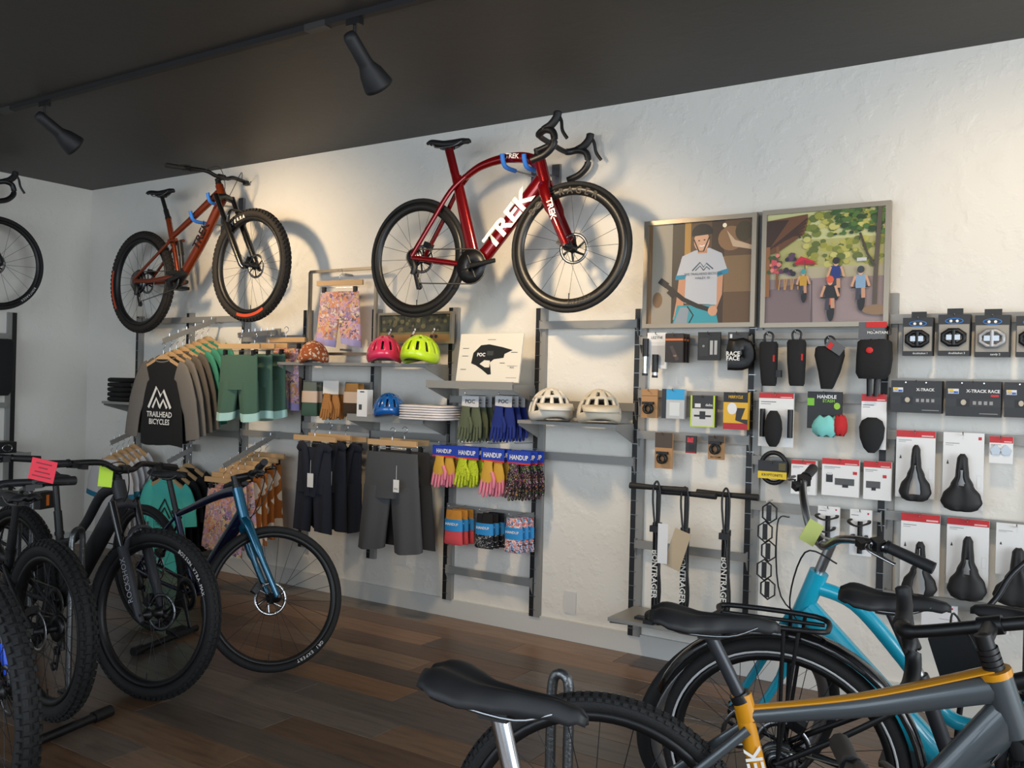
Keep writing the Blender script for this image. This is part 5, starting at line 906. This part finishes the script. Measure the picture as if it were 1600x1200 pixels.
for r, lb, t_ in (((1394, 595, 1473, 645), 'long black cleat box with blue and yellow badge', 'X-TRACK'), ((1479, 596, 1565, 651), 'long black cleat box with red tab under its title', 'X-TRACK RACE'), ((1570, 598, 1652, 653), 'long black cleat box past the one with the red tab', 'X-TRACK')):
    pr_ = [(.04, .22, .24, .36, (220, 220, 220)), (.05, .23, .14, .29, (230, 190, 40)), (.15, .29, .23, .35, (60, 110, 190)), (.0, .5, 1, .72, (46, 46, 48)), (.2, .5, .44, .72, (20, 20, 22)), (ell(.33, .6, .05, .08), (190, 180, 160)), (.62, .9, .95, .92, (150, 150, 150))] + [(.5 + k * .1, .56, .56 + k * .1, .66, (150, 150, 150)) for k in range(4)]
    if 'red tab' in lb: pr_.append((.82, .37, .96, .43, RD))
    o, w, h, f = pk(lb, r, (38, 38, 40), pr_, [(t_, .68, .28, .12, (225, 225, 225), .03), ('LOOK', .12, .32, .08, (40, 80, 160))], th=.05, cat='cleat box', name='cleat_box', group='long cleat boxes')
    for dx in (-.2, .2): MB().tube([(dx * w, .05, h / 2 - .012), (dx * w, -.035, h / 2 - .008)], .003, CHROME, 6, ref=(1, 0, 0)).obj('display_hook', o)
# packaged saddles
def saddle_card(label, card, sr, red, cut, wide=1.):
    prints = ([(0, 0, 1, .10, RD), (.65, .065, .95, .085, (235, 190, 190))] if red else [(.86, .05, .94, .09, RD)]) + [(.06, .14, .4, .148, (120, 120, 120)), (.06, .165, .25, .172, (160, 160, 160)), (.84, .55, .95, .72, (222, 222, 222)), (.85, .56, .94, .71, WH), ([(.09, .42), (.12, .36), (.15, .42)], (50, 50, 50))]
    o, w, h, f = pk(label, card, WH, prints, th=.006, cat='saddle', name='packaged_saddle', off=.09, group='packaged saddles'); c2, w2, h2 = rect(*sr, .13)
    M_ = Matrix(((0, -1, 0, 0), (0, 0, -1, 0), (1, 0, 0, 0), (0, 0, 0, 1))); M_ = Matrix.Translation((c2.x - o.location.x, f - .055, c2.z - o.location.z)) @ M_
    saddle_mesh(SATIN, M_, L=h2, w=w2 / 2, cut=cut, kick=.006, skirt=.03).obj('saddle', o, mods=[SOLID]); return o
saddle_card('red topped card with a short split-channel saddle', (1400, 673, 1461, 778), (1404, 695, 1457, 783), True, (.1, .66, .32)); saddle_card('plain white card with a long-nosed saddle', (1473, 676, 1537, 795), (1469, 709, 1537, 799), False, (.42, .72, .26))
saddle_card('red topped card with a full split-channel saddle', (1407, 803, 1468, 928), (1408, 846, 1466, 932), True, (.03, .88, .36)); saddle_card('red topped card with a saddle holding a small oval slot', (1479, 811, 1545, 915), (1479, 838, 1544, 938), True, (.38, .64, .26)); saddle_card('white card with a wide comfort saddle', (1556, 819, 1622, 900), (1550, 856, 1632, 948), False, None)
o, w, h, f = redcard('small red topped card with a pair of cleats', (1546, 682, 1583, 724), .24, th=.012, off=.09); b = MB()
for dx in (-.22, .22): b.prism([(-.02, 0), (0, .022), (.02, 0), (.012, -.02), (-.012, -.02)], .008, STEEL, (dx * w, f, .0))
part(o, b, 'cleat'); o.location.y += .001
pk('plain white saddle card low behind the black saddle', (1440, 944, 1496, 980), (225, 225, 228), [(.8, .08, .88, .16, RD), (.5, .6, .9, .62, (150, 150, 150))]); pk('plain white saddle card low at the far end', (1531, 953, 1576, 988), (225, 225, 228), [(.1, .15, .5, .2, (150, 150, 150))])

# ---------------------------------------------------------------- floor pumps on the low shelf
for i, (px, hx0, hx1, hy, of, lb, tg) in enumerate(((1026, 990, 1066, 762, .26, 'first floor pump from the end of the low shelf', 1), (1070, 1033, 1108, 771, .24, 'middle floor pump with a kraft card', 2), (1134, 1096, 1176, 773, .20, 'floor pump standing apart near the lock', 0))):
    q = W(px, 860, of); x, y = q.x, q.y; zt = W(px, hy, of).z; z0 = S6z; root = empty('floor_pump', (x, y, z0), 'black ' + lb, 'pump', 'floor pumps'); H_ = zt - z0
    b = MB(); b.tube([(0, 0, .03), (0, 0, H_ * .72)], .0212, GLOSSB, 14); b.obj('barrel', root); MB().tube([(0, 0, H_ * .7), (0, 0, H_)], .009, BLACK, 8).obj('rod', root)
    b = MB(); b.tube([(-.15, 0, H_), (-.02, 0, H_), (.02, 0, H_), (.15, 0, H_)], [.016, .013, .013, .016], SATIN, 10, ref=(0, 1, 0)); b.obj('handle', root)
    b = MB(); b.tube([(0, 0, H_ * .70), (0, 0, H_ * .74)], .023, BLACK, 12); b.box((.0, -.025, H_ * .70), (.04, .04, .03), BLACK); b.obj('cap', root)
    b = MB(); b.box((0, 0, .006), (.20, .045, .012), BLACK); b.box((0, 0, .012), (.05, .17, .02), BLACK); b.lathe([(.0, .03), (.034, .028), (.036, .015), (.036, .0)], BLACK, 16, (0, -.03, .02), ax=(0, -.5, 1)); b.obj('base', root)
    MB().tube(smoothpath([(.02, -.02, .05), (.035, -.03, H_ * .3), (-.012, -.03, H_ * .9), (-.0, -.024, H_ * 1.05), (.02, -.022, H_ * .98), (.02, -.026, H_ * .75)], 6), .005, BLACK, 6).obj('hose', root)
    text('BONTRAGER', .040, (0, -.0222, H_ * .36), INKW, root, (0, 0, -1), (0, -1, 0), bold=.02)
    if tg: MB().box((.05 if tg == 1 else -.02, -.045, H_ * (.60 if tg == 1 else .58)), (.05 if tg == 1 else .085, .002, .19), mat((226, 226, 226) if tg == 1 else (188, 168, 140), .6), Matrix.Rotation(0 if tg == 1 else .3, 3, 'Y')).obj('paper_card', root)

# ---------------------------------------------------------------- wall plates, ceiling track
for r, lb in (((882, 924, 900, 958), 'blank white wall plate below the bare rail'), ((618, 858, 636, 878), 'white socket plate below the grey shorts')):
    c, w, h = rect(*r, .004); tag(MB().box((0, 0, 0), (w, .006, max(h, .115)), mat((214, 212, 208), .4)).obj('wall_plate', loc=c), lb, 'wall plate')
TY, TZ = -1.607, CEIL - .012
tr = MB().box((5.2, TY, TZ), (8.8, .036, .024), SATIN).obj('track_rail'); tag(tr, 'long black lighting track on the ceiling', 'light track')
for px, py in ((497, 48), (12, 177)): MB().box((GZ(px, py, CEIL - .03).x, TY, TZ - .002), (.12, .040, .028), mat((58, 56, 54), .5)).obj('track_joint', tr)
def lamp(X0, aim, label, power=100):
    root = empty('track_spotlight', (X0, TY, TZ - .012), label, 'spotlight', 'ceiling track spotlights'); a = Vector(aim).normalized(); p = Vector((0, 0, -.10))
    MB().box((0, 0, -.012), (.07, .03, .03), BLACK).obj('track_adapter', root); MB().tube([(0, 0, -.02), p], .007, BLACK, 8, ref=(1, 0, 0)).obj('stem', root)
    MB().lathe([(0, -.05), (.022, -.046), (.03, -.03), (.032, .09), (.034, .10), (.05, .135), (.062, .19), (.064, .205), (.060, .204), (.045, .14), (.028, .10), (0, .10)], SATIN, 24, p, ax=a).obj('lamp_head', root)
    em, nt, bs = nodes_mat('lamp_glow'); bs.inputs['Emission Color'].default_value = (1, .75, .45, 1); bs.inputs['Emission Strength'].default_value = 12
    MB().ball(p + a * .13, .02, em).obj('bulb', root)
    l = bpy.data.lights.new('spot', 'SPOT'); l.energy = power; l.color = (1, .74, .44); l.spot_size = radians(104); l.spot_blend = 1; l.shadow_soft_size = .09
    lo = bpy.data.objects.new('spot', l); COL.objects.link(lo); lo.parent = root; lo.location = p + a * .215; lo.rotation_euler = a.to_track_quat('-Z', 'Y').to_euler()
lamp(GZ(66, 160, CEIL - .03).x, (0.05, .86, -.51), 'black track spotlight nearest the side wall'); lamp(4.42, (.0, .76, -.65), 'black track spotlight above the red bicycle'); lamp(6.72, (0, .80, -.60), 'black track spotlight above the large pictures', 48)

# ---------------------------------------------------------------- side wall: shelving, bag and hung bike
GL = dict(G1, frame_m=mat((60, 62, 66), .3, .4, coat=.5, name='graphite_paint'), post_m=BLACK, fork_m=BLACK, rim_m=BLACK, rimd=.02, hw=.018); GL['front'] = {}
q = LW(-4, 411, .27); bikeL = bike('black wheeled road bicycle hung on the side wall', 'bicycle', (q.x, q.y - .985, q.z - .34, pi / 2, 0, 0, 0), GL); wheel_text(GL, 'BONTRAGER', -.75, .31, .022, INKW, arc=.5, y=-.019)
pt = bikeL.matrix_world @ Vector((.62, 0, .84)); b = MB(); b.tube(smoothpath([(.02, pt.y, pt.z - .05), (pt.x - .06, pt.y, pt.z - .05), (pt.x + .04, pt.y, pt.z - .04), (pt.x + .06, pt.y, pt.z + .01)], 5), .008, STEEL, 8); b.box((.01, pt.y, pt.z - .05), (.018, .05, .14), STEEL); tag(b.obj('bike_hook'), 'wall hook holding the bicycle on the side wall', 'wall hook', 'bike hooks')
yu = LW(15, 520, .02).y; zt = LW(15, 488, .02).z; b = MB(); b.box((.014, yu, (zt + .25) / 2), (.026, .03, zt - .25), GREYP); b.box((.014, yu + .033, (zt + .25) / 2), (.028, .034, zt - .25), BLACK); tag(b.obj('shelf_upright'), 'slotted shelf upright on the side wall', 'shelf upright')
for py, lb in ((525, 'carrying the black bag on the side wall'), (633, 'below the black bag on the side wall')): z_ = LW(8, py, .045).z; tag(MB().box((.045, yu - .32, z_), (.012, .60, .04), GREYP).obj('cross_rail'), 'grey cross rail ' + lb, 'cross rail')
z_ = LW(30, 706, .2).z; ye = LW(48, 708, .33).y; sh = MB().box((.185, ye - .4, z_ - .01), (.30, .8, .02), GREYP); sh.box((.33, ye - .4, z_ - .012), (.012, .8, .035), GREYP); tag(sh.obj('wall_shelf'), 'grey shelf on the side wall carrying a black box', 'shelf')
bz = .085; o = MB().box((.22, ye - .19, z_ + bz / 2), (.16, .2, bz), BLACK).obj('small_box'); tag(o, 'small black box on the side wall shelf', 'box'); MB().tube([(.303, ye - .16 + .035 * cos(a), z_ + .04 + .026 * sin(a)) for a in [2 * pi * j / 14 for j in range(14)]], .004, CHROME, 6, closed=True).obj('carabiner_print', o)
zb, zb0 = LW(10, 530, .1).z, LW(10, 618, .1).z; yb = LW(19, 570, .1).y; n = 20; sg = lambda x: (1 if x > 0 else -1) * abs(x) ** .5
o = MB().loft([[Vector((.1 + .07 * kd * sg(sin(a)), yb - .17 + .17 * k * sg(cos(a)), zb + (zb0 - zb) * v)) for a in [2 * pi * j / n for j in range(n)]] for v, k, kd in ((0, .92, .6), (.06, 1, .9), (.5, 1, 1), (.9, .96, 1), (1, .8, .6))], cloth((26, 26, 28))).obj('pannier_bag'); tag(o, 'black pannier bag hanging on the side wall', 'bag')

# ---------------------------------------------------------------- floor racks and tags
HAM = mat((120, 122, 124), .35, .9, bump=.2, bscale=150, name='hammered_steel')
def hoop(label, p, q, z, r=.013):
    p, q = Vector(p), Vector(q); p.z = q.z = .012; m_ = (p + q) / 2; a, c = Vector((p.x, p.y, z - .05)), Vector((q.x, q.y, z - .05))
    b = MB(); b.tube([p] + smoothpath([a, a.lerp(c, .12) + Vector((0, 0, .038)), a.lerp(c, .5) + Vector((0, 0, .05)), a.lerp(c, .88) + Vector((0, 0, .038)), c], 5) + [q], r, HAM, 10, ref=(.3, .9, .1)); o = b.obj('rack_hoop'); tag(o, label, 'bike rack', 'steel rack hoops')
    d = (q - p).normalized(); n_ = Vector((-d.y, d.x, 0)); [MB().box((k.x, k.y, .005), (.06, .06, .01), BLACK).obj('foot_plate', o) for k in (p, q)]; return o
a = GZ(113, 1072, .02); hoop('steel rack hoop around the chunky black rear tyre', (a.x - .07, a.y + .075, 0), (a.x, a.y - .02, 0), .70)
a = GZ(24, 1000, .02); hoop('steel rack hoop beside the side wall bicycles', (a.x - .12, a.y + .07, 0), (a.x, a.y + .07, 0), .78)
a = GZ(857, 1062, .74); hoop('steel rack hoop behind the broad smooth saddle', (a.x - .12, a.y + .22, 0), (a.x - .07, a.y + .22, 0), .68)
a, c = GZ(20, 1155, .02) + Vector((.1, 0, 0)), GZ(150, 1102, .02) + Vector((.1, 0, 0)); tag(MB().tube([a, c], .018, DKMETAL, 10, ref=(0, 0, 1)).tube([c - (c - a).normalized() * .09, c], .024, BLACK, 10, ref=(0, 0, 1)).obj('bike_rack'), 'grey floor bar of a bike rack with rubber end', 'bike rack')
a, c = GZ(186, 1012, .02) + Vector((.12, 0, 0)), GZ(285, 975, .02) + Vector((.12, 0, 0)); tag(MB().tube([a, c], .018, DKMETAL, 10, ref=(0, 0, 1)).tube([a, a + (c - a) * .12], .024, BLACK, 10, ref=(0, 0, 1)).obj('bike_rack'), 'grey floor bar under the black hardtail front wheel', 'bike rack')
def ticket(label, px, py, w, h, g, col, rot, lines=0):
    ref = g['root'].matrix_world @ (g['S'] @ g['clamp']); r = ray(px, py); t = (ref - CAM).dot(F_); c = CAM + r * (t - .03); X = Matrix.Translation(c) @ Matrix.Rotation(-YAW - .2, 4, 'Z') @ Matrix.Rotation(rot, 4, 'Y')
    X = Matrix.Translation(c) @ Matrix((R0, F_, U0)).transposed().to_4x4() @ Matrix.Rotation(rot, 4, 'Y'); o = MB().box((0, 0, 0), (w, .002, h), mat(col, .6)).obj('paper_tag', X=X); tag(o, label, 'tag')
    for i in range(lines): MB().box((0, -.0016, h * (.3 - .2 * i)), (w * (.62, .35, .6, .75)[i], .0008, h * .05), mat((120, 20, 30), .6)).obj('printed_line', o)
    return o
ticket('red paper tag on the handlebar of the dark green bicycle', 67, 735, .085, .072, GD, (226, 40, 62), .2, 4); ticket('lime paper tag on the handlebar of the black hardtail', 165, 745, .062, .09, GA, (200, 235, 60), .08)
ticket('pale green paper tag on the silver handlebar', 1268, 832, .05, .07, GT, (176, 184, 100), .5)
